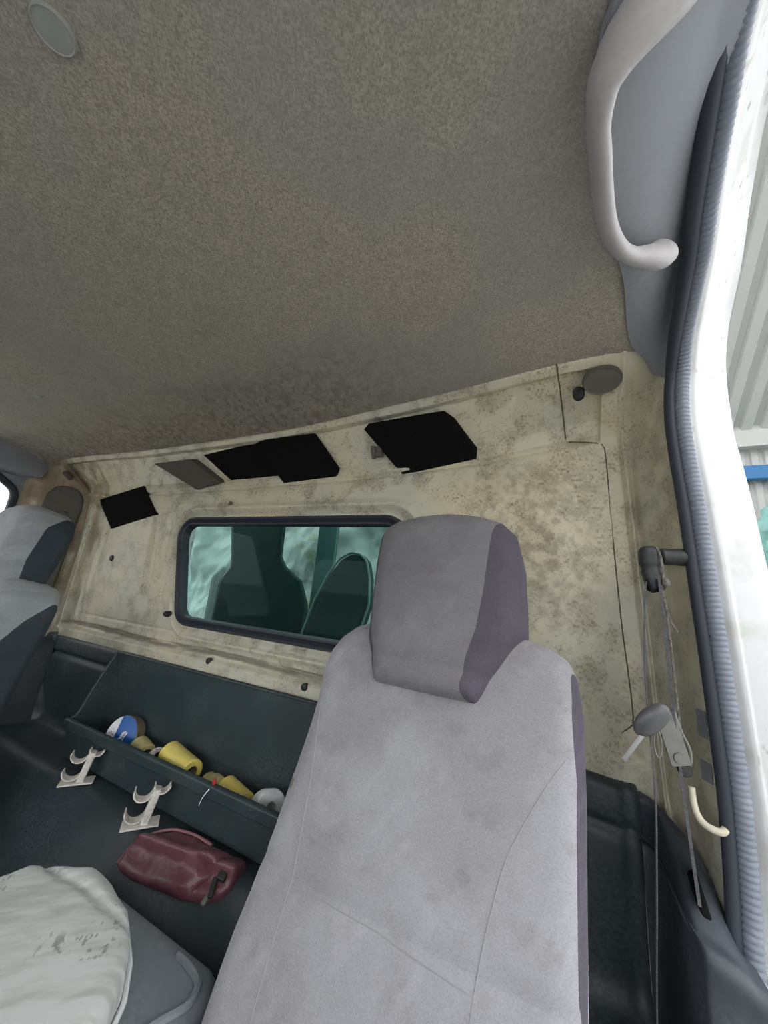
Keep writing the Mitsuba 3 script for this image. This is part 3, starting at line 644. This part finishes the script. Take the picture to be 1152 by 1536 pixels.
con = smoothpoly([(-.90, .0), (-.90, .555), (-.50, .555), (-.472, .52), (-.472, .0)], .012)
m = pillow(con, -1.0, -.58, .03, .012)
obj('centre_console__body', m, 'console_grey', smooth=True)
obj('centre_console__rib', tube(spline([(-.56, .525, -.578), (-.50, .515, -.578), (-.485, .49, -.578), (-.50, .45, -.578), (-.52, .38, -.578)], 30), .006, 8), 'console_grey', 'raised rib')
tag('centre_console', 'blue grey plastic console under the grimy pad, left of the driver seat', 'console')
# maroon pouch: a limp padded lump on the ledge slope
pt = smoothpoly([(-.101, -.049), (-.105, -.019), (-.088, .008), (-.03, .039), (.028, .045), (.075, .043), (.111, .046), (.138, .050), (.168, .05), (.168, .005), (.155, -.012), (.125, -.025), (.079, -.035), (.01, -.043), (-.053, -.050)], .010)
Up, Vp = unit(A(1, .02, 0)), unit(A(-.02, .72, .52)); Np = np.cross(Up, Vp)
Op = A(-.735, .635, -.575) + .016 * Np
psh = lambda u, v, w: (.016 * bump1(v - .012 - .1 * u, .012) + .012 * bump1(np.hypot(u - .09, (v - .03)), .02) - .008 * bump1(u - .115 - .6 * (v - .02), .010) + .010 * (meshkit.fbm(np.stack([u * 26, v * 26, u * 0], -1), 3, 9) - .5)) * sstep(.0, .012, w)
m = pillow(pt, -.014, .018, .012, .004, psh)
obj('pouch__body', place(m, Op, Up, Vp, Np), 'maroon', smooth=True)
cc = spline([A(a, b, .002) for a, b in [(-.104, -.045), (-.106, -.018), (-.089, .010), (-.03, .041), (.028, .047), (.072, .045)]], 60)
obj('pouch__piping', tube(np.array([Op + q[0] * Up + (q[1] + .001) * Vp + (q[2] + .006) * Np for q in cc]), .0030, 8), 'maroon_piping', 'pink piped edge')
obj('pouch__buckle', place(cat(rbox((.018, .014, .012), .003, (.146, .012, .022))), Op, Up, Vp, Np), 'dark_plug', 'black strap buckle')
obj('pouch__strap', place(cat(rbox((.010, .030, .006), .002, (.140, -.006, .021), [unit(A(1, .5, 0)), unit(A(-.5, 1, 0)), Z])), Op, Up, Vp, Np), 'dark_plug', 'black strap')
obj('pouch__ring', place(rbox((.010, .016, .008), .003, (.139, -.024, .018)), Op, Up, Vp, Np), 'worn_steel', 'grey metal end')
tag('pouch', 'limp maroon leather pouch lying between the storage bin and the grey console', 'pouch')

# ------------------------------------------------------------------ storage bin and its contents
x0, x1 = -1.335, -.40
side = [(.774, -.252), (.768, -.256), (.758, -.275), (.722, -.355), (.706, -.398), (.694, -.425), (.676, -.4355), (.676, -.4375), (.684, -.535), (.774, -.535)]
def ext_x(pts, xa, xb):
    p = np.asarray(pts, float); p = p if Polygon(p).exterior.is_ccw else p[::-1]
    m = m3.Manifold.extrude(m3.CrossSection([p]), xb - xa)
    v = man(m); w = v.vertices; v.vertices = np.stack([xa + w[:, 2], w[:, 0], w[:, 1]], 1); return v
def to_man(m): return m3.Manifold(m3.Mesh(np.asarray(m.vertices, np.float32), np.asarray(m.faces, np.uint32)))
outer = to_man(ext_x(side, x0, x1))
inner = to_man(ext_x([(.768, -.20), (.60, -.20), (.60, -.43), (.6815, -.436), (.690, -.525), (.768, -.525)], x0 + .006, x1 - .006))
obj('storage_bin__body', man(outer - inner), 'bin_plastic', smooth=20)
obj('storage_bin__rim', cat(rbox((x1 - x0 + .012, .016, .030), .006, ((x0 + x1) / 2, .6735, -.447), [X, unit(A(0, 1, .12)), unit(A(0, -.12, 1))])), 'bin_plastic', 'rounded front rim')
for xe in (x0 + .003, x1 - .003):
    obj('storage_bin__side_edge', tube(spline([(xe, .772, -.254), (xe, .766, -.258), (xe, .756, -.278), (xe, .720, -.358), (xe, .704, -.40), (xe, .692, -.426), (xe, .676, -.436)], 50), .0042, 8), 'bin_plastic')
obj('storage_bin__back_edge', tube([(x0 + .01, .769, -.2545), (x1, .769, -.2545)], .004, 8), 'bin_plastic')
tag('storage_bin', 'long black plastic storage bin fixed along the lower rear wall, holding tape rolls', 'bin')
def roll(c, axis, R, r, h): return lathe([(r, -h / 2), (R - .002, -h / 2), (R, -h / 2 + .002), (R, h / 2 - .002), (R - .002, h / 2), (r, h / 2), (r, -h / 2)], c, axis, 40)
# big packing tape roll in blue film, standing and leaning left
ax = unit(A(.22, -.90, .34)); c = A(-1.135, .7285, -.450)
obj('packing_tape__roll', roll(c, ax, .050, .025, .034), 'kraft', 'brown tape in clear film')
uT, vT, nT = frame(ax)
def face(m): return place(m, c, uT, vT, nT)
ang = np.linspace(0, 2 * np.pi, 60)
disc = Polygon(np.stack([np.cos(ang), np.sin(ang)], 1) * .0485)
half = disc.intersection(sbox(-.06, -.06, -.018, .06)); bl = disc.difference(half.buffer(.0002))
obj('packing_tape__blue_film', face(prism(list(bl.exterior.coords)[:-1], .0012, A(0, 0, .0170), X, Y, Z)), 'blue_film', 'blue printed film')
obj('packing_tape__label', face(prism(list(half.exterior.coords)[:-1], .0012, A(0, 0, .0170), X, Y, Z)), 'label_white', 'white label')
mk = []
for (a, b) in ((.002, .0), (.008, .003), (.014, .0)):
    mk.append(prism([(a - .004, b - .010), (a, b - .010), (a + .006, b + .010), (a + .002, b + .010)], .0004, A(0, 0, .0182), X, Y, Z))
obj('packing_tape__emblem', face(cat(mk)), 'label_white', 'white slanted bars')
mk = [prism([(x, y), (x + .004, y), (x + .004, y + .0012), (x, y + .0012)], .0003, A(0, 0, .0182), X, Y, Z) for x, y in [(-.04, .0), (-.034, .003), (-.028, -.002), (-.036, -.008), (-.028, -.012), (-.033, .010)]]
obj('packing_tape__print', face(cat(mk)), 'ink', 'dark print')
obj('packing_tape__film_tail', tube(spline([c + ax * -.01 + A(.045, .0, -.02), c + A(.062, -.012, -.026), c + A(.072, -.02, -.018)], 12), .005, 8, flat=(.25, 1.6)), 'label_white', 'loose twist of clear film')
tag('packing_tape', 'large brown packing tape roll in blue film at the left end of the storage bin', 'tape roll')
def yroll(key, c, axis, R, L, mat, label, core=True):
    k = obj(key + '__roll', roll(c, axis, R, R * .52, L), mat, smooth=30)
    obj(k.split('__')[0] + '__core', roll(c, axis, R * .53, R * .44, L * .98), 'kraft', 'brown card core')
    tag(k.split('__')[0], label, 'tape roll', 'yellow tape rolls in the storage bin')
def ykey(i): return 'masking_tape' + (f'_{i:03d}' if i else '')
ROLLS = [((-1.045, .728, -.464), (.97, -.2, -.1), .025, .058, 'old_yellow', 'short dull yellow tape roll touching the big blue and brown tape roll'),
         ((-.882, .7225, -.452), (.985, -.14, -.10), .029, .115, 'yellow_tape', 'longest bright yellow tape roll, its round end open, in the middle of the bin'),
         ((-.780, .741, -.480), (.96, -.25, .0), .021, .045, 'old_yellow', 'short yellow tape roll half hidden behind the open end of the longest one'),
         ((-.752, .727, -.475), (.93, -.35, .1), .027, .034, 'old_yellow', 'pale dusty yellow tape roll between the longest roll and the right bright roll'),
         ((-.685, .7235, -.472), (.98, -.18, -.1), .0275, .080, 'yellow_tape', 'bright yellow tape roll at the right, behind the small red tag'),
         ((-.925, .7505, -.500), (.99, -.05, 0), .015, .04, 'old_yellow', 'small dull yellow tape roll tucked behind the longest yellow roll')]
for i, (c_, a_, R_, L_, m_, l_) in enumerate(ROLLS): yroll(ykey(i), A(*c_), unit(A(*a_)), R_, L_, m_, l_)
ax = unit(A(.75, -.55, .36)); c = A(-.977, .727, -.470)
obj('clear_tape__roll', roll(c, ax, .027, .014, .028), 'white_clip', smooth=30)
obj('clear_tape__label', place(cat(rbox((.018, .012, .001), .0004)), c + unit(A(.2, -.2, .95)) * .0272, *[unit(A(.9, -.3, -.25)), unit(np.cross(unit(A(.2, -.2, .95)), unit(A(.9, -.3, -.25)))), unit(A(.2, -.2, .95))]), 'label_pink', 'pink and white label')
for s_ in (-1, 1):
    obj('clear_tape__black_square', place(rbox((.008, .012, .001), .0004), c + unit(A(.2, -.2, .95)) * .0273 + unit(A(.9, -.3, -.25)) * .0135 * s_, unit(A(.9, -.3, -.25)), unit(np.cross(unit(A(.2, -.2, .95)), unit(A(.9, -.3, -.25)))), unit(A(.2, -.2, .95))), 'ink', 'black print')
tag('clear_tape', 'small pale tape roll with a black and pink label, between two yellow rolls', 'tape roll')
obj('white_roll', roll(A(-.590, .728, -.466), unit(A(.80, -.45, .40)), .033, .010, .05), 'white_paper', 'white paper roll at the right end of the bin, touching the seat', 'paper roll')
obj('red_tag__tag', prism([(-.006, 0), (0, -.009), (.006, 0), (0, .009)], .0015, A(-.700, .6725, -.428), X, unit(A(0, .3, 1)), unit(A(0, -1, .3))), 'red_tag')
obj('red_tag__film', tube(spline([(-.702, .668, -.437), (-.708, .6615, -.447), (-.716, .660, -.460), (-.722, .661, -.474)], 14), .0022, 6, flat=(.4, 1)), 'label_white', 'twist of clear film')
tag('red_tag', 'tiny dark red diamond tag with a film tail on the bin rim', 'tag')
# white broken pipe clips on the ledge
def clip(key, o, ang, label):
    ca, sa = math.cos(ang), math.sin(ang); Uc, Wc, Vc = A(ca, sa, 0), A(-sa, ca, 0), Z
    parts = []
    base = place(rbox((.074, .040, .004), .0015, (0, 0, .002)), o, Uc, Wc, Vc)
    body = place(rbox((.016, .026, .070), .003, (.014, 0, .036), [unit(A(1, 0, -.22)), Y, unit(A(.22, 0, 1))]), o, Uc, Wc, Vc)
    def arc(cx_, cz_, r, a0, a1):
        t = np.linspace(math.radians(a0), math.radians(a1), 16)
        P_ = np.stack([np.stack([cx_ + r * np.cos(t), np.full(16, y_), cz_ + r * np.sin(t)], 1) for y_ in np.linspace(-.013, .013, 5)], 1)
        return place(slab(P_, .003), o, Uc, Wc, Vc)
    jaw = [arc(-.014, .030, .019, 175, 350), arc(-.006, .068, .017, 165, 350), arc(.030, .078, .015, 180, 350)]
    obj(key + '__base', base, 'white_clip'); obj(key + '__body', body, 'white_clip')
    for j in jaw: obj(key + '__jaw', j, 'white_clip', smooth=40)
    tag(key, label, 'pipe clip', 'white pipe clips on the ledge')
clip('pipe_clip', A(-1.152, .640, -.540), .93, 'broken white plastic pipe clip on the ledge, nearer the passenger seat')
clip('pipe_clip_001', A(-.862, .634, -.542), .93, 'broken white plastic pipe clip on the ledge, nearer the maroon pouch')

# ------------------------------------------------------------------ foam pads, plugs and clips on the wall
def band_pad(key, pts, mat, label, h=.016, lift=0.0, bev=.004):
    """A pad glued to the sloping band: corners given as (x, share of the way up the band)."""
    xm, tmn = np.mean([p[0] for p in pts]), np.mean([p[1] for p in pts])
    o, up, n = band(xm, tmn)
    slope = unit(band(xm + .1, tmn)[0] - band(xm - .1, tmn)[0])
    n = unit(np.cross(slope, up)); n = n if n[1] < 0 else -n
    q = [((band(x, t)[0] - o) @ slope, (band(x, t)[0] - o) @ unit(np.cross(n, slope))) for x, t in pts]
    vv = unit(np.cross(n, slope))
    return obj(key, prism(q, h, o + n * (lift - .004), slope, vv, n, bev), mat, label, 'foam pad', 'foam pads glued to the top of the rear wall', smooth=False)
W3 = .004
band_pad('foam_pad', [(-1.368, .62), (-1.165, .64), (-1.03, .08), (-1.150, -.04)], 'foam_grey', 'dark grey foam pad with a thick side, second from the left on the rear wall', .034, bev=.003)
band_pad('foam_pad_001', [(-1.135, .72), (-.86, .84), (-.77, .0), (-.985, .01)], 'foam_black', 'black foam pad partly covered by another, in the middle of the wall top', .007, bev=.002)
band_pad('foam_pad_002', [(-.87, .80), (-.827, .86), (-.636, .80), (-.56, .13), (-.57, .0), (-.766, -.04)], 'foam_black', 'black foam pad overlapping another, above the right half of the rear window', .012, lift=.0112, bev=.004)
band_pad('foam_pad_003', [(-.462, .72), (-.445, .79), (-.245, .73), (-.222, .60), (-.176, .12), (-.178, .0), (-.372, -.10)], 'foam_black', 'black foam pad with cut corners, rightmost on the rear wall above the headrest', .022, bev=.004)
q = [(-1.782, .297), (-1.481, .343), (-1.355, .226), (-1.631, .171)]
m_ = np.mean(q, 0)
obj('foam_pad_004', prism([(a - m_[0], b - m_[1]) for a, b in q], .012, A(m_[0], .806, m_[1]), X, Z, -Y, .002), 'foam_black', 'tilted black foam pad, leftmost on the rear wall near the corner', 'foam pad', 'foam pads glued to the top of the rear wall', smooth=False)
def plug(key, x, z, r, label, mat='dark_plug', h=.006):
    y = wall_y(x, z)
    return obj(key, lathe([(0, h), (r * .6, h), (r * .92, h * .7), (r, .001), (r, -.006)], A(x, y, z), -Y, 20), mat, label, 'plug', 'rubber plugs in the rear wall')
plug('wall_plug', -.972, .252, .0085, 'small brown plug in the cream wall just above the rear window', 'brown_plug')
plug('wall_plug_001', -1.576, .054, .0115, 'small dark plug in the wall below the leftmost foam pad')
k = plug('wall_plug_002', -1.146, -.114, .010, 'dark plug sticking out beside the lower left corner of the rear window', h=.016)
plug('wall_plug_003', -.921, -.2225, .0085, 'dark hole plug in the cream rail, left of the driver seat')
plug('wall_plug_004', -.572, -.229, .0090, 'dark hole plug at the end of the cream rail, touching the driver seat')

nB = unit(A(0, -.095, -.145)); uB = unit(A(0, -.145, .095))
def button(key, o, U_, V_, N_, rx, ry, h, mat, label, catg, group=None):
    m = lathe([(0, h), (.75, h), (.86, h * .95), (.93, h * 1.25), (.98, h * .8), (1, 0), (1, -.006 / max(h, .001) * h)], (0, 0, 0), Z, 40)
    v = m.vertices.copy(); v[:, 0] *= rx; v[:, 1] *= ry; m.vertices = v
    return obj(key, place(m, o, U_, V_, N_), mat, label, catg, group)
button('round_cover', A(.072, .693, .426), X, uB, nB, .0325, .0265, .005, 'brown_plug', 'large round brown grey cover cap in the cream corner beside the door trim', 'cover cap')
button('wall_plug_005', A(.034, .710, .416), X, uB, nB, .0105, .0115, .008, 'dark_plug', 'black plug next to the large round cover cap', 'plug')
button('round_cover_001', A(-1.915, .715, .385), unit(A(1, -.35, .2)), unit(np.cross(unit(A(.35, -.75, -.55)), unit(A(1, -.35, .2)))), unit(A(.35, -.75, -.55)), .034, .02, .004, 'brown_plug', 'oval brown cover cap in the far left corner above the grey pocket', 'cover cap')
# grey cable clip between the pads
o, up, n = band(-.432, .32)
obj('cable_clip', cat(place(rbox((.026, .030, .012), .003), o + n * .012, X, up, n), place(rbox((.018, .012, .020), .003, (.006, -.006, .008)), o + n * .012, X, up, n), place(rbox((.012, .034, .008), .003, (-.009, .0, .010)), o + n * .012, X, up, n)), 'pocket_plastic', 'small grey plastic cable clip left of the rightmost foam pad', 'clip')
# grey pocket panel on the left pillar
n = unit(A(.2, -.11, .02)); u = unit(A(.11, .2, 0)); v_ = np.cross(n, u); o = A(-1.885, .735, .10)
pts = [(-.085, .07), (-.075, .20), (-.055, .235), (-.02, .245), (.02, .236), (.045, .20), (.05, .15), (.045, .05), (.035, -.20), (-.085, -.22)]
m = pillow(smoothpoly(pts, .012), -.02, .012, .010, .006)
obj('belt_cover__body', place(m, o, u, v_, n), 'pocket_plastic', smooth=True)
m = pillow(smoothpoly([(-.045, -.1), (-.045, .10), (-.02, .135), (.012, .13), (.018, .10), (.012, -.1)], .01), .0, .020, .008, .006)
obj('belt_cover__boss', place(m, o, u, v_, n), 'pocket_plastic', 'raised centre')
tag('belt_cover', 'dark brown grey plastic cover on the left pillar behind the passenger headrest', 'cover')

# ceiling buttons
for key, x, y, rx, ry, mat, lab in (('ceiling_button', -.401, .045, .017, .017, 'handle_grey', 'large pale round button in the felt ceiling, top left'),
                                    ('ceiling_button_001', -.624, .365, .009, .009, 'felt_button', 'small round button in the felt ceiling above the foam pads'),
                                    ('ceiling_button_002', -1.336, .378, .012, .012, 'handle_grey', 'small pale button in the felt ceiling near the passenger seat')):
    k = ceil_z(x, y) / .47
    button(key, A(x * k, y * k, ceil_z(x, y)), X, -Y, -Z, rx, ry, .003, mat if mat != 'handle_grey' else 'ceil_cap', lab, 'button')

# ------------------------------------------------------------------ seat belt, twine, keys, hook
def ribbon(pts, w, t, wd, n=60):
    p = spline(pts, n); wd = np.asarray(wd, float); tn = unit(np.gradient(p, axis=0))
    W_ = unit(wd - tn * (tn @ wd)[:, None]); b = np.cross(tn, W_)
    s = [(1, 1), (1, -1), (-1, -1), (-1, 1), (1, 1)]
    Pq = np.stack([p + W_ * w / 2 * a + b * t / 2 * c_ for a, c_ in s], 1)
    return grid(Pq)
bp = A(.128, .70, .112)
head_ = snet(lambda p: np.minimum(np.linalg.norm((p - A(.118, .672, .094)) * A(1.25, 1, .85), axis=1) - .019, np.linalg.norm((p - A(.118, .668, .055)) * A(1.3, 1, .8), axis=1) - .0145) , (.09, .64, .02), (.15, .70, .13), .004)
def smin(a, b, k): h = np.clip(.5 + .5 * (b - a) / k, 0, 1); return b * (1 - h) + a * h - k * h * (1 - h)
def rb_sdf(p, c, R, s, r):
    q = np.abs((p - c) @ np.asarray(R).T) - np.asarray(s) + r
    return np.linalg.norm(np.maximum(q, 0), axis=1) + np.minimum(q.max(1), 0) - r
def pivot(p):
    a = rb_sdf(p, A(.1165, .660, .0935), np.eye(3), (.0135, .014, .0175), .010)
    b = rb_sdf(p, A(.1185, .658, .062), [unit(A(1, 0, .25)), Y, unit(A(-.25, 0, 1))], (.0115, .012, .019), .008)
    return smin(a, b, .004)
obj('seat_belt__pivot', snet(pivot, (.09, .63, .03), (.145, .69, .13), .0025), 'dark_plug', 'black plastic belt pivot', smooth=True)
obj('seat_belt__anchor_bar', lathe([(0, -.002), (.011, 0), (.0125, .002), (.0125, .036), (0, .037)], A(.132, .668, .097), unit(A(1, .08, 0)), 20), 'dark_plug', 'black round bar')
obj('seat_belt__strap', ribbon([(.110, .655, .060), (.107, .66, .03), (.102, .66, -.05), (.1005, .66, -.115), (.1025, .66, -.21), (.098, .66, -.30), (.0875, .66, -.46), (.082, .655, -.62), (.08, .65, -.95)], .044, .0016, A(.145, 1, 0)), 'webbing', 'dark woven webbing')
obj('seat_belt__strap', ribbon([(.126, .66, .062), (.1275, .66, .02), (.1295, .665, -.058), (.132, .67, -.142), (.135, .668, -.22), (.1375, .665, -.285), (.139, .662, -.32)], .044, .0034, A(.19, 1, 0)), 'webbing', 'second run of webbing')
obj('seat_belt__tongue', place(cat(prism(smoothpoly([(-.010, -.035), (.012, -.035), (.014, .02), (.004, .035), (-.008, .03)], .003), .003, (0, 0, 0), X, Y, Z), lathe([(.0, .005), (.006, .005), (.007, .0)], (.001, -.026, 0), Z, 16)), A(.121, .65, -.142), unit(A(.95, .1, .25)), unit(A(-.25, 0, .95)), unit(np.cross(unit(A(.95, .1, .25)), unit(A(-.25, 0, .95))))), 'worn_steel', 'dull steel belt tongue')
ln = spline([(.128, .655, -.110), (.134, .652, -.135), (.142, .652, -.160), (.141, .652, -.172), (.134, .652, -.173), (.129, .655, -.165)], 30)
obj('seat_belt__tongue_loop', tube(ln, .0022, 8), 'worn_steel', 'steel loop')
obj('seat_belt__stop_button', lathe([(0, .006), (.006, .006), (.008, .003), (.008, 0)], A(.135, .655, -.181), unit(A(-.1, -1, 0)), 16), 'dark_plug', 'dark stop button')
tag('seat_belt', 'dark seat belt hanging edge on from a black pivot on the cream right pillar', 'seat belt')
tw = spline([(.124, .648, .108), (.128, .645, .09), (.129, .646, .065), (.126, .646, .045), (.129, .646, .022), (.132, .65, .008), (.137, .655, -.002), (.141, .655, -.010)], 120)
s_ = np.linspace(0, 1, 120)
strands = []
for ph in (0, np.pi):
    off = np.stack([np.cos(s_ * 90 + ph), 0 * s_, np.sin(s_ * 90 + ph) * .4], 1) * .0009
    strands.append(tube(tw + off, .0011, 6))
tw2 = spline([(.129, .646, .028), (.131, .65, -.02), (.133, .655, -.07), (.134, .655, -.12), (.134, .655, -.15)], 160); s_ = np.linspace(0, 1, 160)
for ph in (0, np.pi):
    strands.append(tube(tw2 + np.stack([np.cos(s_ * 100 + ph), 0 * s_, 0 * s_], 1) * .0008, .0009, 6))
strands.append(lathe([(0, -.006), (.005, -.003), (.006, .001), (.004, .006), (0, .007)], A(.131, .646, .056), Z, 10))
obj('twine', cat(strands), 'twine', 'frayed grey twine knotted below the black belt pivot, its end hanging free', 'twine')
fc = A(.0975, .618, -.122); ud = unit(A(.64, -.1, .76))
fobm = snet(lambda p: (np.linalg.norm(p / A(.0135, .0270, .0075), axis=1) - 1) * .0075, (-.02, -.03, -.012), (.02, .03, .012), .002)
vv = ud; uu_ = unit(np.cross(vv, A(.15, -1, .1))); nn_ = np.cross(uu_, vv)
obj('car_key__fob', place(fobm, fc, uu_, vv, nn_), 'fob', 'dark grey rounded key fob', smooth=True)
tip = A(.0645, .622, -.1775); st = A(.0880, .619, -.1405)
d_ = unit(tip - st); e_ = unit(np.cross(d_, Y)); g_ = np.cross(e_, d_)
blade = cat(rbox((.0052, .0024, np.linalg.norm(tip - st)), .0006, (st + tip) / 2, [e_, g_, d_]), rbox((.0018, .0032, np.linalg.norm(tip - st) * .8), .0005, (st + tip) / 2 , [e_, g_, d_]))
obj('car_key__blade', blade, 'steel', 'bright steel key blade')
rp = [A(.1035 + .004 * math.sin(a), .625, -.150 + .016 * math.cos(a)) for a in np.linspace(0, 2 * np.pi, 28)]
obj('car_key__ring', tube(rp, .0011, 6, cap=False, up=(0, 1, 0)), 'worn_steel', 'oval ring')
tag('car_key', 'car key with dark fob and steel blade hanging at the seat belt strap', 'key')
obj('coat_hook', tube(spline([(.1425, .665, -.202), (.1425, .664, -.214), (.1435, .66, -.226), (.148, .655, -.235), (.156, .652, -.2385), (.164, .652, -.2395), (.170, .655, -.236)], 40), .0042, 10), 'cream_hook', 'curved cream painted steel hook low on the right pillar above the corner trim', 'hook', smooth=True)
# dark sticker squares on the pillar beside the seal
for key, z0_, lab, sz in (('latch_plate', -.128, 'upper dark rectangular plate on the pillar beside the ribbed door seal', (.010, .034)), ('latch_plate_001', -.186, 'lower dark rectangular plate on the pillar beside the ribbed door seal', (.011, .024))):
    xq = .1655; yq = pillar(xq, z0_)
    nq = unit(A(-.95, -.35, 0)); uq = np.cross(Z, nq)
    obj(key, place(rbox((sz[0] * 1.6, sz[1], .003), .001), A(xq, yq, z0_), uq, Z, nq), 'console_grey', lab, 'plate')

# ------------------------------------------------------------------ shapes behind the rear window
nx, nz_ = 160, 90
P = np.zeros((nx, nz_, 3))
xx, zz3 = np.linspace(-2.6, .1, nx), np.linspace(-.88, .62, nz_)
XX, ZZ = np.meshgrid(xx, zz3, indexing='ij')
fold = meshkit.fbm(np.stack([XX * 5, ZZ * 5, XX * 0 + 2], -1), 4, 11)
P[..., 0], P[..., 2] = XX, ZZ
P[..., 1] = 1.60 + .16 * (fold - .5) + .10 * (ZZ > 9) + .05 * np.sin(XX * 7 + 2 * ZZ)
obj('pale_sheet', slab(P, .004), 'pale_sheet', 'crumpled pale teal plastic sheet behind the rear window', 'plastic sheet', smooth=True)
YB = 1.12; k = YB / 1.15
def back_shape(pts, w, r, y0, rs=.02):
    m = pillow(smoothpoly([(a, b) for a, b in pts], rs), -w, 0, r, .012)
    return place(m, A(0, y0, 0), X, Z, -Y)
kk = 1.0
obj('shouldered_shape', back_shape([(-1.375, .9), (-1.373, .25), (-1.330, .075), (-1.385, .012), (-1.39, -.14), (-1.40, -.6), (-.83, -.6), (-.862, -.15), (-.885, -.05), (-.93, .037), (-1.02, .09), (-1.05, .13), (-1.056, .25), (-1.06, .9)], .02, .01, 1.15), 'dark_green', 'dark green upright shape with shoulders behind the rear window', 'covered load', smooth=True)  # dark silhouette in the pane, modelled as a solid; likewise the oval below
ov = smoothpoly([(a * .955, b * .955) for a, b in [(-.875, -.16), (-.835, -.03), (-.79, .065), (-.745, .125), (-.70, .15), (-.66, .145), (-.63, .12), (-.612, .06), (-.605, -.03), (-.63, -.12), (-.66, -.30), (-.86, -.30)]], .03)
obj('oval_shape__body', place(pillow(ov, -.05, 0, .02, .010), A(0, 1.08, 0), X, Z, -Y), 'dark_green', smooth=True)
c = np.array([ov.exterior.interpolate(s, normalized=True).coords[0] for s in np.linspace(0, 1, 200)])
obj('oval_shape__rim', tube(np.stack([c[:, 0], np.full(200, 1.083), c[:, 1]], 1), .004, 8, cap=False), 'rim_pale', 'pale rim')
tag('oval_shape', 'dark green oval shape with a pale rim behind the right part of the rear window', 'panel')
obj('teal_strip', rbox((.105, .02, 1.45), .008, (-.95, 1.33, .0)), 'teal_panel', 'dark teal upright strip behind the rear window, left of the oval shape', 'post')
q = [(-1.62, -.24), (-1.62, .03), (-1.55, .09), (-1.45, .0), (-1.36, -.20)]
obj('grey_flap', place(pillow(smoothpoly(q, .02), -.02, 0, .008, .012), A(0, 1.30, 0), X, Z, -Y), 'grey_teal', 'small grey green flap in the lower left corner behind the rear window', 'flap', smooth=True)
obj('load_bed', rbox((2.2, 2.2, .1), .02, (-.93, 2.0, -.95)), 'dark_green', 'dark truck bed behind the cab', 'truck bed')

# ------------------------------------------------------------------ outside the open door
obj('ground', rbox((60, 60, .1), .02, (0, 0, -2.25)), 'concrete', 'pale concrete yard', 'ground', kind='structure')
def corr(o, along, across, out, L_, W_, pitch, depth, trap=.35):
    """Corrugated sheet: ribs run along 'along', repeat across 'across'."""
    n_ = int(W_ / pitch); pts = []
    for i in range(n_):
        b_ = i * pitch
        pts += [(b_, 0), (b_ + pitch * .30, 0), (b_ + pitch * .42, depth), (b_ + pitch * .88, depth)]
    pts.append((n_ * pitch, 0))
    o, along, across, out = A(*o), unit(along), unit(across), unit(out)
    P_ = np.stack([np.stack([o + across * a + out * d + along * l for a, d in pts]) for l in (0, L_)], 1)
    return slab(P_, .01)
obj('wall_outside__awning_sheet', corr((.9, 6.15, 2.55), (0, -.80, .54), X, (0, -.54, -.80), 4.0, 4.2, .20, .05), 'corrugated', smooth=False)
for i in range(21):
    for t in (.12, 2.6):
        b_ = .9 + .2 * i + .03
        pt_ = A(b_, 6.15, 2.55) + unit(A(0, -.80, .54)) * t + unit(A(0, -.54, -.80)) * .004
        if b_ < 3.6: obj('wall_outside__bolt', lathe([(0, .012), (.010, .012), (.014, 0)], pt_, unit(A(0, -.54, -.80)), 8), 'dark_plug')
obj('wall_outside__beam', rbox((5, .12, .30), .01, (2.9, 6.05, 2.515)), 'corrugated')
obj('wall_outside__wall_sheet', corr((.9, 6.2, -2.2), Z, X, -Y, 4.7, 4.2, .135, .03), 'corrugated', smooth=False)
obj('wall_outside__blue_rail', rbox((5, .10, .185), .01, (2.9, 6.05, 2.01)), 'blue_paint', 'blue rail')
tag('wall_outside', 'pale corrugated steel building with a blue rail and sloping canopy beyond the open door', 'building', kind='structure')
def tarp(p):
    q = np.abs((p - A(2.75, 5.25, -.25)) / A(.85, .55, 2.05))
    return ((q ** 3).sum(1) ** (1 / 3) - 1) * .55
m = snet(tarp, (1.8, 4.6, -2.5), (3.8, 6.0, 2.0), .045)
v = m.vertices; nrm_ = m.vertex_normals
m.vertices = np.maximum(v + nrm_ * (.34 * (np.abs(meshkit.fbm(v * 2.6, 4, 21) - .5) * 2) ** .8 - .1)[:, None], A(-99, -99, -2.199))
obj('tarpaulin', m, 'teal_tarp', 'crumpled teal tarpaulin over a stack outside the door, below the blue rail', 'tarpaulin', smooth=50)
